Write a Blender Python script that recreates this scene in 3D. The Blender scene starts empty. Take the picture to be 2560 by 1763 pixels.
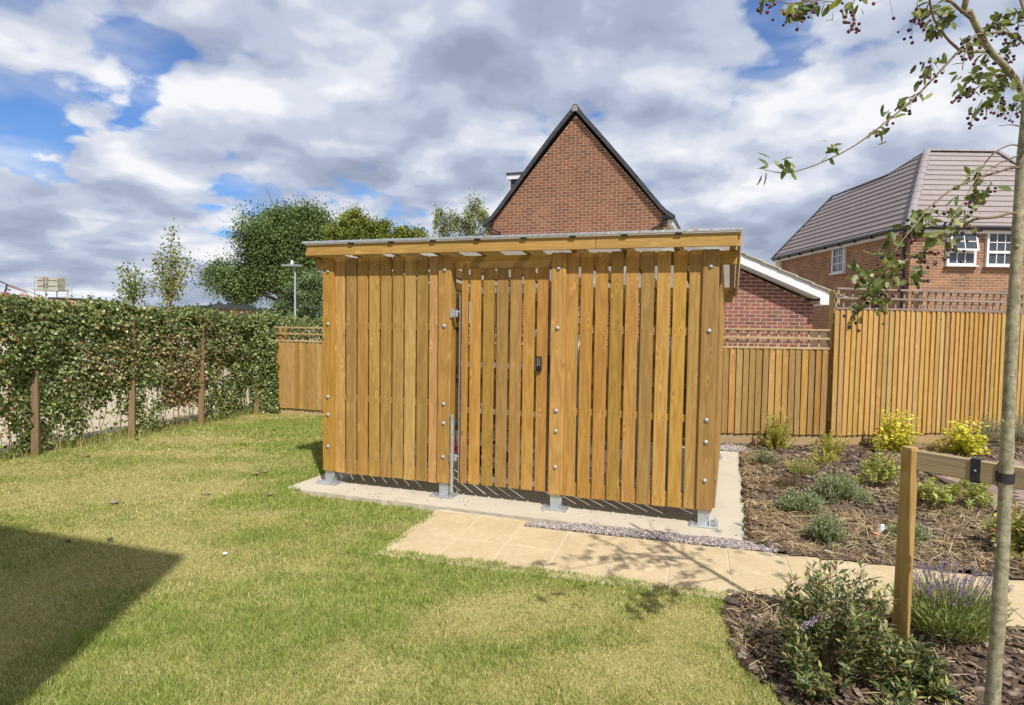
import bpy, bmesh, math, random
import numpy as np
from mathutils import Vector, Matrix

random.seed(7)
RNG = np.random.default_rng(11)
scene = bpy.context.scene
C = scene.collection
R = math.radians

# ------------------------------------------------------------------ camera
CAM_H, PITCH, ROLL, FOC = 1.55, R(2.877), R(0.815), 1590.6      # focal length in photo pixels (2560 wide)
_fw = Vector((0, math.cos(PITCH), -math.sin(PITCH)))
_up0 = Vector((0, math.sin(PITCH), math.cos(PITCH)))
_rt0 = Vector((1, 0, 0))
_rt = _rt0 * math.cos(ROLL) + _up0 * math.sin(ROLL)
_up = _up0 * math.cos(ROLL) - _rt0 * math.sin(ROLL)
cam_d = bpy.data.cameras.new('camera')
cam_d.sensor_width = 36
cam_d.lens = FOC / 2560 * 36
cam_d.clip_start, cam_d.clip_end = 0.05, 3000
cam = bpy.data.objects.new('camera', cam_d)
C.objects.link(cam)
cam.matrix_world = Matrix(((_rt.x, _up.x, -_fw.x, 0), (_rt.y, _up.y, -_fw.y, 0),
                           (_rt.z, _up.z, -_fw.z, CAM_H), (0, 0, 0, 1)))
scene.camera = cam


def ray(px, py):
    """direction of a photo pixel given in a 2318 x 1596 view of the photograph"""
    k = 2560 / 2318
    return _fw + _rt * ((px * k - 1280) / FOC) - _up * ((py * k - 881.5) / FOC)


def at(px, py, Y):
    """the world point that the pixel shows at distance Y"""
    v = ray(px, py)
    return Vector((0, 0, CAM_H)) + v * (Y / v.y)


# ------------------------------------------------------------------ sun and sky
SUN_EL, SUN_AZ = R(52), R(-21.5)            # shadows run away from the camera, a little to the left
sdir = Vector((math.sin(SUN_AZ) * math.cos(SUN_EL), math.cos(SUN_AZ) * math.cos(SUN_EL), -math.sin(SUN_EL)))
sun_d = bpy.data.lights.new('sun', 'SUN')
sun_d.energy = 4.6
sun_d.angle = R(0.55)
sun_d.color = (1.0, 0.955, 0.88)
sun = bpy.data.objects.new('sun', sun_d)
C.objects.link(sun)
sun.rotation_euler = sdir.to_track_quat('-Z', 'Y').to_euler()

scene.view_settings.view_transform = 'Standard'
scene.view_settings.look = 'None'
scene.view_settings.gamma = 1
scene.view_settings.use_curve_mapping = False
scene.view_settings.exposure = 0.35


class NT:
    """small helper for node trees"""
    def __init__(self, tree):
        self.t = tree
        self.n = tree.nodes
        self.l = tree.links

    def node(self, kind, **kw):
        nd = self.n.new(kind)
        for k, v in kw.items():
            setattr(nd, k, v)
        return nd

    def put(self, sock, v):
        if isinstance(v, bpy.types.NodeSocket):
            self.l.new(v, sock)
        else:
            try:
                sock.default_value = v
            except Exception:
                sock.default_value = (*v, 1) if len(v) == 3 else v

    def math(self, op, a, b=None, c=None, clamp=False):
        nd = self.node('ShaderNodeMath', operation=op, use_clamp=clamp)
        self.put(nd.inputs[0], a)
        if b is not None:
            self.put(nd.inputs[1], b)
        if c is not None:
            self.put(nd.inputs[2], c)
        return nd.outputs[0]

    def vmath(self, op, a, b=None, out=0):
        nd = self.node('ShaderNodeVectorMath', operation=op)
        self.put(nd.inputs[0], a)
        if b is not None:
            self.put(nd.inputs[3 if op == 'SCALE' else 1], b)
        return nd.outputs[out]

    def noise(self, vec, scale, detail=4, rough=0.55, dist=0.0, out=0, dim='3D'):
        nd = self.node('ShaderNodeTexNoise', noise_dimensions=dim)
        if vec is not None:
            self.put(nd.inputs['Vector'], vec)
        self.put(nd.inputs['Scale'], scale)
        nd.inputs['Detail'].default_value = detail
        nd.inputs['Roughness'].default_value = rough
        nd.inputs['Distortion'].default_value = dist
        return nd.outputs[out]

    def mix(self, f, a, b, blend='MIX'):
        nd = self.node('ShaderNodeMix', data_type='RGBA', blend_type=blend)
        self.put(nd.inputs[0], f)
        self.put(nd.inputs[6], a)
        self.put(nd.inputs[7], b)
        return nd.outputs[2]

    def rng(self, v, a, b, c=0.0, d=1.0, smooth=False):
        nd = self.node('ShaderNodeMapRange')
        if smooth:
            nd.interpolation_type = 'SMOOTHSTEP'
        for i, x in enumerate((v, a, b, c, d)):
            self.put(nd.inputs[i], x)
        return nd.outputs[0]


def build_world():
    w = bpy.data.worlds.new('World')
    scene.world = w
    w.use_nodes = True
    w.node_tree.nodes.clear()
    t = NT(w.node_tree)
    sky = t.node('ShaderNodeTexSky')
    sky.sky_type = 'NISHITA'
    sky.sun_disc = False
    sky.sun_elevation = SUN_EL
    sky.sun_rotation = math.atan2(-sdir.x, -sdir.y)
    sky.air_density = 1.0
    sky.dust_density = 0.6
    sky.ozone_density = 1.6
    tc = t.node('ShaderNodeTexCoord')
    d = t.vmath('NORMALIZE', tc.outputs['Generated'])
    sep = t.node('ShaderNodeSeparateXYZ')
    t.put(sep.inputs[0], d)
    z = sep.outputs[2]
    zz = t.math('ADD', t.math('MAXIMUM', z, 0.0), 0.25)
    comb = t.node('ShaderNodeCombineXYZ')
    t.put(comb.inputs[0], t.math('DIVIDE', sep.outputs[0], zz))
    t.put(comb.inputs[1], t.math('DIVIDE', sep.outputs[1], zz))
    p = t.vmath('ADD', comb.outputs[0], (3.1, -1.7, 0.4))

    wd = t.noise(p, 2.2, 4, .6, 0, 1, '2D')
    dw = t.vmath('NORMALIZE', t.vmath('ADD', d, t.vmath('SCALE', t.vmath('SUBTRACT', wd, (.5, .5, .5)), .17)))

    def blobs(lst):
        tot = None
        for (px, py, rad, amp) in lst:
            v = ray(px, py).normalized()
            k = 1.0 / (R(rad) ** 2)
            dt = t.vmath('DOT_PRODUCT', dw, tuple(v), out=1)
            e = t.math('EXPONENT', t.math('MULTIPLY', t.math('SUBTRACT', dt, 1.0), k * 2))
            tot = t.math('MULTIPLY', e, amp) if tot is None else t.math('MULTIPLY_ADD', e, amp, tot)
        return tot
    # where this sky has its blue openings (negative) and its heavy banks (positive)
    cover = blobs([(150, 215, 2.0, -.10), (265, 225, 2.2, -.20), (50, 185, 2.0, -.12), (100, 350, 2.0, -.25), (20, 310, 2.0, -.18),
                   (185, 290, 1.8, -.10), (700, 90, 3.6, -.03), (1735, 65, 1.7, -.22), (520, 450, 2.0, -.13), (570, 490, 1.6, -.10), (640, 250, 3, -.06), (1790, 250, 2.5, -.06),
                   (1000, 150, 7, .10), (1450, 330, 7, .08), (330, 330, 4, .08), (100, 560, 5, .06), (2050, 200, 8, .06), (850, 270, 3, .08), (1900, 540, 8, .09), (1050, 520, 4, .08), (1400, 200, 6, .05), (2260, 230, 5, .10), (1820, 370, 4, .09), (1080, 400, 4, .06), (540, 30, 5, .08), (1660, 60, 3, .06), (1860, 60, 4, .08)])
    shade = blobs([(1010, 170, 4.6, .30), (1200, 60, 4, .12), (880, 375, 2.8, .26), (1080, 380, 3.6, .20), (1500, 420, 5, .14),
                   (350, 375, 2.0, .22), (50, 450, 2.6, .22), (100, 560, 3.4, .14), (1950, 90, 4, .14), (1600, 250, 4, .10), (1850, 480, 5, .06), (2150, 420, 4, .10),
                   (840, 262, 2.0, -.30), (760, 290, 2.2, -.18), (560, 290, 3.4, -.12), (270, 305, 2.0, -.26), (400, 320, 1.8, -.12), (1300, 40, 3, -.10), (800, 90, 2.4, -.16),
                   (1600, 330, 4, -.08), (1780, 330, 4, -.14), (2100, 230, 4, -.08), (620, 390, 3, -.14), (950, 430, 2.4, -.16), (450, 560, 7, -.04), (250, 110, 5, -.06)])
    warp = t.noise(p, 2.6, 3, .55, 0, 1, '2D')
    q = t.vmath('ADD', comb.outputs[0], t.vmath('SCALE', t.vmath('SUBTRACT', warp, (.5, .5, .5)), .10))
    o1 = (3.1, -1.7, 0.4)

    def field(v, det):
        """soft cover with cauliflower billows on it"""
        a = t.noise(v, 1.3, det, .58, dim='2D')
        vo = t.node('ShaderNodeTexVoronoi', feature='SMOOTH_F1', voronoi_dimensions='2D')
        t.put(vo.inputs['Vector'], v)
        vo.inputs['Scale'].default_value = 3.6
        vo.inputs['Detail'].default_value = 2.0 if det > 5 else 1.0
        vo.inputs['Roughness'].default_value = .55
        vo.inputs['Smoothness'].default_value = .6
        return t.math('MULTIPLY_ADD', t.math('SUBTRACT', .42, vo.outputs['Distance']), .30, a)
    n1 = field(t.vmath('ADD', q, o1), 10)
    n2 = field(t.vmath('ADD', t.vmath('SCALE', q, .90), o1), 5)      # the same field a little higher up the sky
    n3 = t.noise(t.vmath('ADD', q, (9.0, 4.0, 0)), 2.6, 4, .58, .3, 0, '2D')
    n4 = t.noise(q, 9.0, 5, .62, 0, 0, '2D')
    dens = t.math('ADD', t.math('ADD', n1, cover), 0.19)
    dens = t.math('MULTIPLY_ADD', t.math('SUBTRACT', n4, .5), .16, dens)
    dens = t.math('ADD', dens, t.rng(z, 0.0, 0.13, 0.13, 0.0))
    alpha = t.rng(dens, 0.36, 0.50, 0, 1, True)
    veil = t.rng(n3, .36, .66, .08, .62, True)
    alpha = t.math('MAXIMUM', alpha, veil)
    # thick parts seen from below are grey; tops with clear air above them catch the sun
    lit = t.math('MULTIPLY', t.math('SUBTRACT', n1, n2), -2.1)
    sh = t.math('ADD', t.math('MULTIPLY', t.math('SUBTRACT', n1, 0.5), .5), t.math('MULTIPLY_ADD', shade, .62, 0.43))
    sh = t.math('ADD', sh, lit)
    sh = t.math('ADD', sh, t.math('MULTIPLY', t.math('SUBTRACT', n3, 0.5), 0.35))
    sh = t.math('MULTIPLY_ADD', t.math('SUBTRACT', n4, .5), .34, sh)
    sh = t.math('ADD', sh, t.rng(z, 0.02, 0.18, .10, 0))
    sh = t.math('MULTIPLY_ADD', sh, .74, .07)
    ramp = t.node('ShaderNodeValToRGB')
    t.put(ramp.inputs[0], sh)
    cr = ramp.color_ramp
    cr.interpolation = 'EASE'
    stops = [(0.05, (7.3, 7.4, 7.7)), (0.24, (5.8, 6.1, 6.8)), (0.44, (4.35, 4.8, 5.85)), (0.68, (3.2, 3.65, 4.75)), (0.95, (2.5, 2.9, 3.9))]
    cr.elements[0].position, cr.elements[0].color = stops[0][0], (*stops[0][1], 1)
    cr.elements[1].position, cr.elements[1].color = stops[-1][0], (*stops[-1][1], 1)
    for pos, col in stops[1:-1]:
        cr.elements.new(pos).color = (*col, 1)
    blue = t.mix(1.0, sky.outputs[0], (0.42, .72, 1.12), 'MULTIPLY')
    col = t.mix(alpha, blue, ramp.outputs[0])
    bg = t.node('ShaderNodeBackground')
    t.put(bg.inputs[0], col)
    bg.inputs[1].default_value = 0.1
    out = t.node('ShaderNodeOutputWorld')
    t.l.new(bg.outputs[0], out.inputs[0])


build_world()
scene.world.cycles.sampling_method = 'MANUAL'
scene.world.cycles.sample_map_resolution = 512
scene.cycles.max_bounces = 6
scene.cycles.diffuse_bounces = 3
scene.cycles.glossy_bounces = 2
scene.cycles.transmission_bounces = 4
scene.cycles.transparent_max_bounces = 8

# ------------------------------------------------------------------ object helpers


def tag(o, label=None, cat=None, group=None, kind=None):
    for k, v in (('label', label), ('category', cat), ('group', group), ('kind', kind)):
        if v:
            o[k] = v
    return o


def empty(name, loc=(0, 0, 0), rz=0.0, label=None, cat=None, group=None):
    o = bpy.data.objects.new(name, None)
    C.objects.link(o)
    o.location = loc
    o.rotation_euler = (0, 0, rz)
    o.empty_display_size = 0.1
    return tag(o, label, cat, group)


def ob(name, me, parent=None, loc=(0, 0, 0), rot=(0, 0, 0), mat=None):
    o = bpy.data.objects.new(name, me)
    C.objects.link(o)
    o.location = loc
    o.rotation_euler = rot
    if parent is not None:
        o.parent = parent
    if mat is not None and not me.materials:
        me.materials.append(mat)
    return o


class MB:
    """collects shapes for ONE mesh object"""
    def __init__(self):
        self.v, self.f = [], []

    def add(self, vs, fs):
        b = len(self.v)
        self.v += [tuple(p) for p in vs]
        self.f += [tuple(i + b for i in f) for f in fs]
        return self

    def box(self, c, s, M=None):
        c = Vector(c)
        vs = []
        for dz in (-.5, .5):
            for dx, dy in ((-.5, -.5), (.5, -.5), (.5, .5), (-.5, .5)):
                q = Vector((dx * s[0], dy * s[1], dz * s[2]))
                if M is not None:
                    q = M @ q
                vs.append(c + q)
        return self.add(vs, [(3, 2, 1, 0), (4, 5, 6, 7), (0, 1, 5, 4), (1, 2, 6, 5), (2, 3, 7, 6), (3, 0, 4, 7)])

    def span(self, lo, hi):
        return self.box([(a + b) / 2 for a, b in zip(lo, hi)], [b - a for a, b in zip(lo, hi)])

    def prism(self, poly, h0, h1, axis='z'):
        """polygon given counter-clockwise seen from +axis, extruded along it"""
        n = len(poly)
        def pt(p, h):
            if axis == 'z':
                return (p[0], p[1], h)
            if axis == 'y':
                return (p[0], h, p[1])
            return (h, p[0], p[1])
        vs = [pt(p, h0) for p in poly] + [pt(p, h1) for p in poly]
        fs = [tuple(reversed(range(n))), tuple(range(n, 2 * n))]
        fs += [(i, (i + 1) % n, n + (i + 1) % n, n + i) for i in range(n)]
        return self.add(vs, fs)

    def tube(self, pts, rad, seg=8, cap=True):
        pts = [Vector(p) for p in pts]
        if not hasattr(rad, '__len__'):
            rad = [rad] * len(pts)
        b = len(self.v)
        prev = None
        for i, p in enumerate(pts):
            tdir = (pts[min(i + 1, len(pts) - 1)] - pts[max(i - 1, 0)])
            if tdir.length < 1e-9:
                tdir = Vector((0, 0, 1))
            tdir.normalize()
            if prev is None:
                a = Vector((0, 0, 1)) if abs(tdir.z) < .9 else Vector((1, 0, 0))
                u = tdir.cross(a).normalized()
            else:
                u = (prev - tdir * prev.dot(tdir)).normalized()
            prev = u
            w = tdir.cross(u)
            for k in range(seg):
                an = 2 * math.pi * k / seg
                self.v.append(tuple(p + (u * math.cos(an) + w * math.sin(an)) * rad[i]))
        for i in range(len(pts) - 1):
            for k in range(seg):
                a, c = b + i * seg + k, b + i * seg + (k + 1) % seg
                self.f.append((a, c, c + seg, a + seg))
        if cap:
            self.f.append(tuple(b + k for k in reversed(range(seg))))
            e = b + (len(pts) - 1) * seg
            self.f.append(tuple(e + k for k in range(seg)))
        return self

    def dome(self, c, r, h, direction=(0, -1, 0), seg=10, rings=3):
        d = Vector(direction).normalized()
        a = Vector((0, 0, 1)) if abs(d.z) < .9 else Vector((1, 0, 0))
        u = d.cross(a).normalized()
        w = d.cross(u)
        pts, rad = [], []
        c = Vector(c)
        for i in range(rings + 1):
            an = math.pi / 2 * i / rings
            pts.append(c + d * h * math.sin(an))
            rad.append(max(r * math.cos(an), 1e-4))
        b = len(self.v)
        for p, rr in zip(pts, rad):
            for k in range(seg):
                an = 2 * math.pi * k / seg
                self.v.append(tuple(p + (u * math.cos(an) + w * math.sin(an)) * rr))
        for i in range(rings):
            for k in range(seg):
                A, B = b + i * seg + k, b + i * seg + (k + 1) % seg
                self.f.append((A, B, B + seg, A + seg))
        return self

    def mesh(self, name, mat=None, smooth=False, fix=True):
        me = bpy.data.meshes.new(name)
        me.from_pydata(self.v, [], self.f)
        if fix:
            bm = bmesh.new()
            bm.from_mesh(me)
            bmesh.ops.recalc_face_normals(bm, faces=bm.faces)
            bm.to_mesh(me)
            bm.free()
        if mat is not None:
            me.materials.append(mat)
        if smooth:
            me.shade_smooth()
        me.update()
        return me

    def build(self, name, mat, parent=None, loc=(0, 0, 0), rot=(0, 0, 0), smooth=False, kind=None):
        o = ob(name, self.mesh(name, mat, smooth), parent, loc, rot)
        return tag(o, kind=kind)


_bcache = {}


def board(sx, sy, sz, mat, bev=0.003):
    """a chamfered timber or metal bar centred on its origin; the mesh is shared by alike pieces"""
    key = (round(sx, 4), round(sy, 4), round(sz, 4), mat.name, bev)
    if key not in _bcache:
        bm = bmesh.new()
        bmesh.ops.create_cube(bm, size=1)
        bmesh.ops.scale(bm, vec=(sx, sy, sz), verts=bm.verts)
        if bev:
            bmesh.ops.bevel(bm, geom=list(bm.edges), offset=bev, segments=1, affect='EDGES', profile=.5)
        me = bpy.data.meshes.new('board')
        bm.to_mesh(me)
        bm.free()
        me.materials.append(mat)
        _bcache[key] = me
    return _bcache[key]


def np_mesh(name, V, F, mat, col=None, smooth=False):
    """mesh from numpy arrays; F is (n, k) with constant k; col is one colour for each vertex"""
    me = bpy.data.meshes.new(name)
    V = np.ascontiguousarray(V, dtype=np.float32)
    F = np.ascontiguousarray(F, dtype=np.int32)
    k = F.shape[1]
    me.vertices.add(len(V))
    me.vertices.foreach_set('co', V.ravel())
    me.loops.add(F.size)
    me.loops.foreach_set('vertex_index', F.ravel())
    me.polygons.add(len(F))
    me.polygons.foreach_set('loop_start', np.arange(0, F.size, k, dtype=np.int32))
    me.polygons.foreach_set('loop_total', np.full(len(F), k, dtype=np.int32))
    if smooth:
        me.polygons.foreach_set('use_smooth', np.ones(len(F), dtype=bool))
    me.update(calc_edges=True)
    if col is not None:
        a = me.color_attributes.new('Col', 'FLOAT_COLOR', 'POINT')
        c4 = np.ones((len(V), 4), dtype=np.float32)
        c4[:, :3] = col
        a.data.foreach_set('color', c4.ravel())
    me.materials.append(mat)
    return me


def scatter(name, tv, tf, pos, rot, scl, col, mat, smooth=False):
    """N copies of a small template (tv, tf) baked into one mesh"""
    tv = np.asarray(tv, float)
    tf = np.asarray(tf, int)
    N = len(pos)
    scl = np.asarray(scl, float)
    if scl.ndim == 1:
        scl = np.repeat(scl[:, None], 3, 1)
    V = np.einsum('nij,nkj->nki', rot, tv[None] * scl[:, None, :]) + np.asarray(pos)[:, None, :]
    F = tf[None] + (np.arange(N) * len(tv))[:, None, None]
    cc = np.repeat(np.asarray(col), len(tv), 0)
    return np_mesh(name, V.reshape(-1, 3), F.reshape(-1, tf.shape[1]), mat, cc, smooth)


def rots(N, rng=RNG):
    """uniform random rotations"""
    q = rng.normal(size=(N, 4))
    q /= np.linalg.norm(q, axis=1)[:, None]
    w, x, y, z = q.T
    return np.stack([np.stack([1 - 2 * (y * y + z * z), 2 * (x * y - z * w), 2 * (x * z + y * w)], 1),
                     np.stack([2 * (x * y + z * w), 1 - 2 * (x * x + z * z), 2 * (y * z - x * w)], 1),
                     np.stack([2 * (x * z - y * w), 2 * (y * z + x * w), 1 - 2 * (x * x + y * y)], 1)], 1)


def frames(yd, nrm):
    """rotations that take local y to yd and local z as near nrm as possible"""
    yd = yd / np.linalg.norm(yd, axis=1)[:, None]
    x = np.cross(yd, nrm)
    ln = np.linalg.norm(x, axis=1)
    x[ln < 1e-6] = (1, 0, 0)
    x /= np.linalg.norm(x, axis=1)[:, None]
    z = np.cross(x, yd)
    return np.stack([x, yd, z], 2)


def pick(cols, N, p=None, jit=.18, rng=RNG):
    cols = np.asarray(cols, float)
    i = rng.choice(len(cols), N, p=p)
    return cols[i] * (1 + rng.normal(size=(N, 1)) * jit).clip(.45, 1.7)


LEAF_V = [(0, 0, 0), (.27, .42, .05), (0, 1, -.06), (-.27, .42, .05), (0, .45, -.03)]
LEAF_F = [(0, 1, 4), (1, 2, 4), (2, 3, 4), (3, 0, 4)]
ELL_V = [(0, 0, 0), (.15, .2, .03), (.20, .52, .05), (.11, .84, .01), (0, 1, -.06), (-.11, .84, .01), (-.20, .52, .05), (-.15, .2, .03), (0, .5, -.02)]
LANCE_V = [(0, 0, 0), (.13, .45, .03), (0, 1, -.05), (-.13, .45, .03), (0, .5, -.02)]
IVY_V = [(0, 0, 0), (.30, -.16, .02), (.50, .12, -.03), (.30, .38, .0), (0, .92, -.06), (-.30, .38, 0), (-.50, .12, -.03), (-.30, -.16, .02), (0, .2, .05)]
IVY_SMALL = [(0, -.05, 0), (.48, .16, -.03), (0, .92, -.06), (-.48, .16, -.03), (0, .25, .05)]
IVY_F = [(8, i, (i + 1) % 8) for i in range(8)]
QUAD_V = [(-.5, -.5, 0), (.5, -.5, .12), (.5, .5, 0), (-.5, .5, .12)]
QUAD_F = [(0, 1, 2), (0, 2, 3)]
_g = (1 + 5 ** .5) / 2
ICO_V = np.array([(-1, _g, 0), (1, _g, 0), (-1, -_g, 0), (1, -_g, 0), (0, -1, _g), (0, 1, _g), (0, -1, -_g), (0, 1, -_g),
                  (_g, 0, -1), (_g, 0, 1), (-_g, 0, -1), (-_g, 0, 1)]) / math.sqrt(1 + _g * _g)
ICO_F = [(0, 11, 5), (0, 5, 1), (0, 1, 7), (0, 7, 10), (0, 10, 11), (1, 5, 9), (5, 11, 4), (11, 10, 2), (10, 7, 6), (7, 1, 8),
         (3, 9, 4), (3, 4, 2), (3, 2, 6), (3, 6, 8), (3, 8, 9), (4, 9, 5), (2, 4, 11), (6, 2, 10), (8, 6, 7), (9, 8, 1)]


def inside(poly, x, y):
    x = np.asarray(x)
    y = np.asarray(y)
    r = np.zeros(x.shape, bool)
    n = len(poly)
    for i in range(n):
        x1, y1 = poly[i]
        x2, y2 = poly[(i + 1) % n]
        c = ((y1 > y) != (y2 > y)) & (x < (x2 - x1) * (y - y1) / ((y2 - y1) or 1e-12) + x1)
        r ^= c
    return r


def vnoise(x, y, s, seed=0):
    """cheap smooth value noise"""
    x = np.asarray(x) * s + seed * 17.3
    y = np.asarray(y) * s + seed * 9.1
    xi, yi = np.floor(x), np.floor(y)
    fx, fy = x - xi, y - yi
    fx, fy = fx * fx * (3 - 2 * fx), fy * fy * (3 - 2 * fy)
    h = lambda a, b: np.modf(np.abs(np.sin(a * 127.1 + b * 311.7 + seed) * 43758.5453))[0]
    return (h(xi, yi) * (1 - fx) + h(xi + 1, yi) * fx) * (1 - fy) + (h(xi, yi + 1) * (1 - fx) + h(xi + 1, yi + 1) * fx) * fy


# ------------------------------------------------------------------ materials


def new_mat(name):
    m = bpy.data.materials.new(name)
    m.use_nodes = True
    m.node_tree.nodes.clear()
    t = NT(m.node_tree)
    out = t.node('ShaderNodeOutputMaterial')
    return m, t, out


def principled(t, out, col, rough=.6, metal=0.0, spec=.5, bump=None, bstr=.2, bdist=.01):
    b = t.node('ShaderNodeBsdfPrincipled')
    t.put(b.inputs['Base Color'], col)
    t.put(b.inputs['Roughness'], rough)
    t.put(b.inputs['Metallic'], metal)
    t.put(b.inputs['Specular IOR Level'], spec)
    if bump is not None:
        bn = t.node('ShaderNodeBump')
        bn.inputs['Strength'].default_value = bstr
        bn.inputs['Distance'].default_value = bdist
        t.put(bn.inputs['Height'], bump)
        t.put(b.inputs['Normal'], bn.outputs[0])
    t.l.new(b.outputs[0], out.inputs[0])
    return b


def m_wood(name, c_light, c_dark, c_knot, axis='z', var=.16, grey=0.0, knots=1.0):
    m, t, out = new_mat(name)
    tc = t.node('ShaderNodeTexCoord')
    oi = t.node('ShaderNodeObjectInfo')
    rnd = oi.outputs['Random']
    off = t.node('ShaderNodeCombineXYZ')
    t.put(off.inputs[0], t.math('MULTIPLY', rnd, 41.0))
    t.put(off.inputs[1], t.math('MULTIPLY', rnd, 23.0))
    t.put(off.inputs[2], t.math('MULTIPLY', rnd, 67.0))
    p = t.vmath('ADD', tc.outputs['Object'], off.outputs[0])
    a = {'x': (1, 14, 14), 'y': (14, 1, 14), 'z': (14, 14, 1)}[axis]
    k = {'x': (4.2, 13, 3), 'y': (13, 4.2, 3), 'z': (13, 3, 4.2)}[axis]
    ps = t.vmath('MULTIPLY', p, a)
    pk = t.vmath('MULTIPLY', p, k)
    vor = t.node('ShaderNodeTexVoronoi')
    t.put(vor.inputs['Vector'], t.vmath('ADD', pk, t.vmath('SCALE', t.noise(p, 9, 2, out=1), .22)))
    vor.inputs['Scale'].default_value = 1.0
    kd = vor.outputs['Distance']
    halo = t.math('EXPONENT', t.math('MULTIPLY', kd, -6.0))
    body = t.noise(ps, 1.1, 3, .5, .3)
    ring = t.math('SINE', t.math('ADD', t.math('MULTIPLY', body, 34.0), t.math('MULTIPLY', halo, 11.0)))
    ring = t.math('MULTIPLY_ADD', ring, .5, .5)
    fine = t.noise(t.vmath('MULTIPLY', ps, (6, 6, 6)), 1.0, 4, .65)
    f = t.math('ADD', t.math('MULTIPLY', ring, .50), t.math('MULTIPLY', fine, .70))
    col = t.mix(t.math('SUBTRACT', f, .1, clamp=True), c_dark, c_light)
    kn = t.rng(kd, .06, .13, 1, 0, True)
    core = t.rng(kd, .03, .06, 1, 0, True)
    pale = t.math('MULTIPLY', t.rng(halo, .25, .55, 0, 1), t.rng(t.noise(p, 5, 2), .42, .6, 0, .85))
    col = t.mix(t.math('MULTIPLY', pale, knots), col, tuple(min(1, c * 1.45) for c in c_light))
    col = t.mix(t.math('MULTIPLY', kn, .65 * knots), col, c_knot)
    col = t.mix(t.math('MULTIPLY', core, .5 * knots), col, tuple(c * .45 for c in c_knot))
    # each board has its own tone
    hs = t.node('ShaderNodeHueSaturation')
    t.put(hs.inputs['Hue'], t.rng(t.math('FRACT', t.math('MULTIPLY', rnd, 13.7)), 0, 1, .493, .507))
    t.put(hs.inputs['Saturation'], t.rng(t.math('FRACT', t.math('MULTIPLY', rnd, 5.3)), 0, 1, .94 - grey, 1.08 - grey))
    t.put(hs.inputs['Value'], t.rng(rnd, 0, 1, 1 - var, 1 + var))
    t.put(hs.inputs['Color'], col)
    patch = t.noise(p, 2.3, 3, .6)
    col = t.mix(t.rng(patch, .45, .75, 0, .35), hs.outputs[0], t.mix(.5, hs.outputs[0], tuple(c * .8 for c in c_dark)))
    principled(t, out, col, t.rng(fine, .3, .7, .55, .75), 0, .35, t.math('ADD', fine, t.math('MULTIPLY', ring, .4)), .22, .004)
    return m


def m_plain(name, col, rough=.5, metal=0.0, spec=.5, var=.12, scale=12.0, bstr=.1, bdist=.004, dark=None, objvar=0.0):
    """one colour with wear: two octaves of blotch and a light relief"""
    m, t, out = new_mat(name)
    tc = t.node('ShaderNodeTexCoord')
    oi = t.node('ShaderNodeObjectInfo')
    p = t.vmath('ADD', tc.outputs['Object'], t.vmath('SCALE', oi.outputs['Location'], 3.0))
    n1 = t.noise(p, scale, 5, .6)
    n2 = t.noise(p, scale * 5, 3, .6)
    dk = dark or tuple(c * (1 - 2.2 * var) for c in col)
    lt = tuple(min(1, c * (1 + var)) for c in col)
    f = t.math('ADD', t.math('MULTIPLY', n1, .7), t.math('MULTIPLY', n2, .3))
    c = t.mix(t.rng(f, .3, .7), dk, lt)
    if objvar:
        c = t.mix(1.0, c, t.rng(oi.outputs['Random'], 0, 1, 1 - objvar, 1 + objvar), 'MULTIPLY')
    principled(t, out, c, t.rng(n1, .3, .7, max(0, rough - .1), min(1, rough + .1)), metal, spec, f, bstr, bdist)
    return m


def m_leaf(name, rough=.5, trans=.35, spec=.35):
    """foliage: colour of each leaf comes from its own attribute"""
    m, t, out = new_mat(name)
    at_ = t.node('ShaderNodeAttribute')
    at_.attribute_name = 'Col'
    c = at_.outputs[0]
    b = t.node('ShaderNodeBsdfPrincipled')
    t.put(b.inputs['Base Color'], c)
    b.inputs['Roughness'].default_value = rough
    b.inputs['Specular IOR Level'].default_value = spec
    tr = t.node('ShaderNodeBsdfTranslucent')
    t.put(tr.inputs[0], t.mix(1.0, c, (1.25, 1.3, .7), 'MULTIPLY'))
    mx = t.node('ShaderNodeMixShader')
    mx.inputs[0].default_value = trans
    t.l.new(b.outputs[0], mx.inputs[1])
    t.l.new(tr.outputs[0], mx.inputs[2])
    t.l.new(mx.outputs[0], out.inputs[0])
    return m


def m_attr(name, rough=.8, spec=.2, bump=30):
    m, t, out = new_mat(name)
    at_ = t.node('ShaderNodeAttribute')
    at_.attribute_name = 'Col'
    tc = t.node('ShaderNodeTexCoord')
    n = t.noise(tc.outputs['Object'], bump, 3)
    c = t.mix(1.0, at_.outputs[0], t.rng(n, .3, .7, .75, 1.2), 'MULTIPLY')
    principled(t, out, c, rough, 0, spec, n, .2, .004)
    return m


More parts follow.
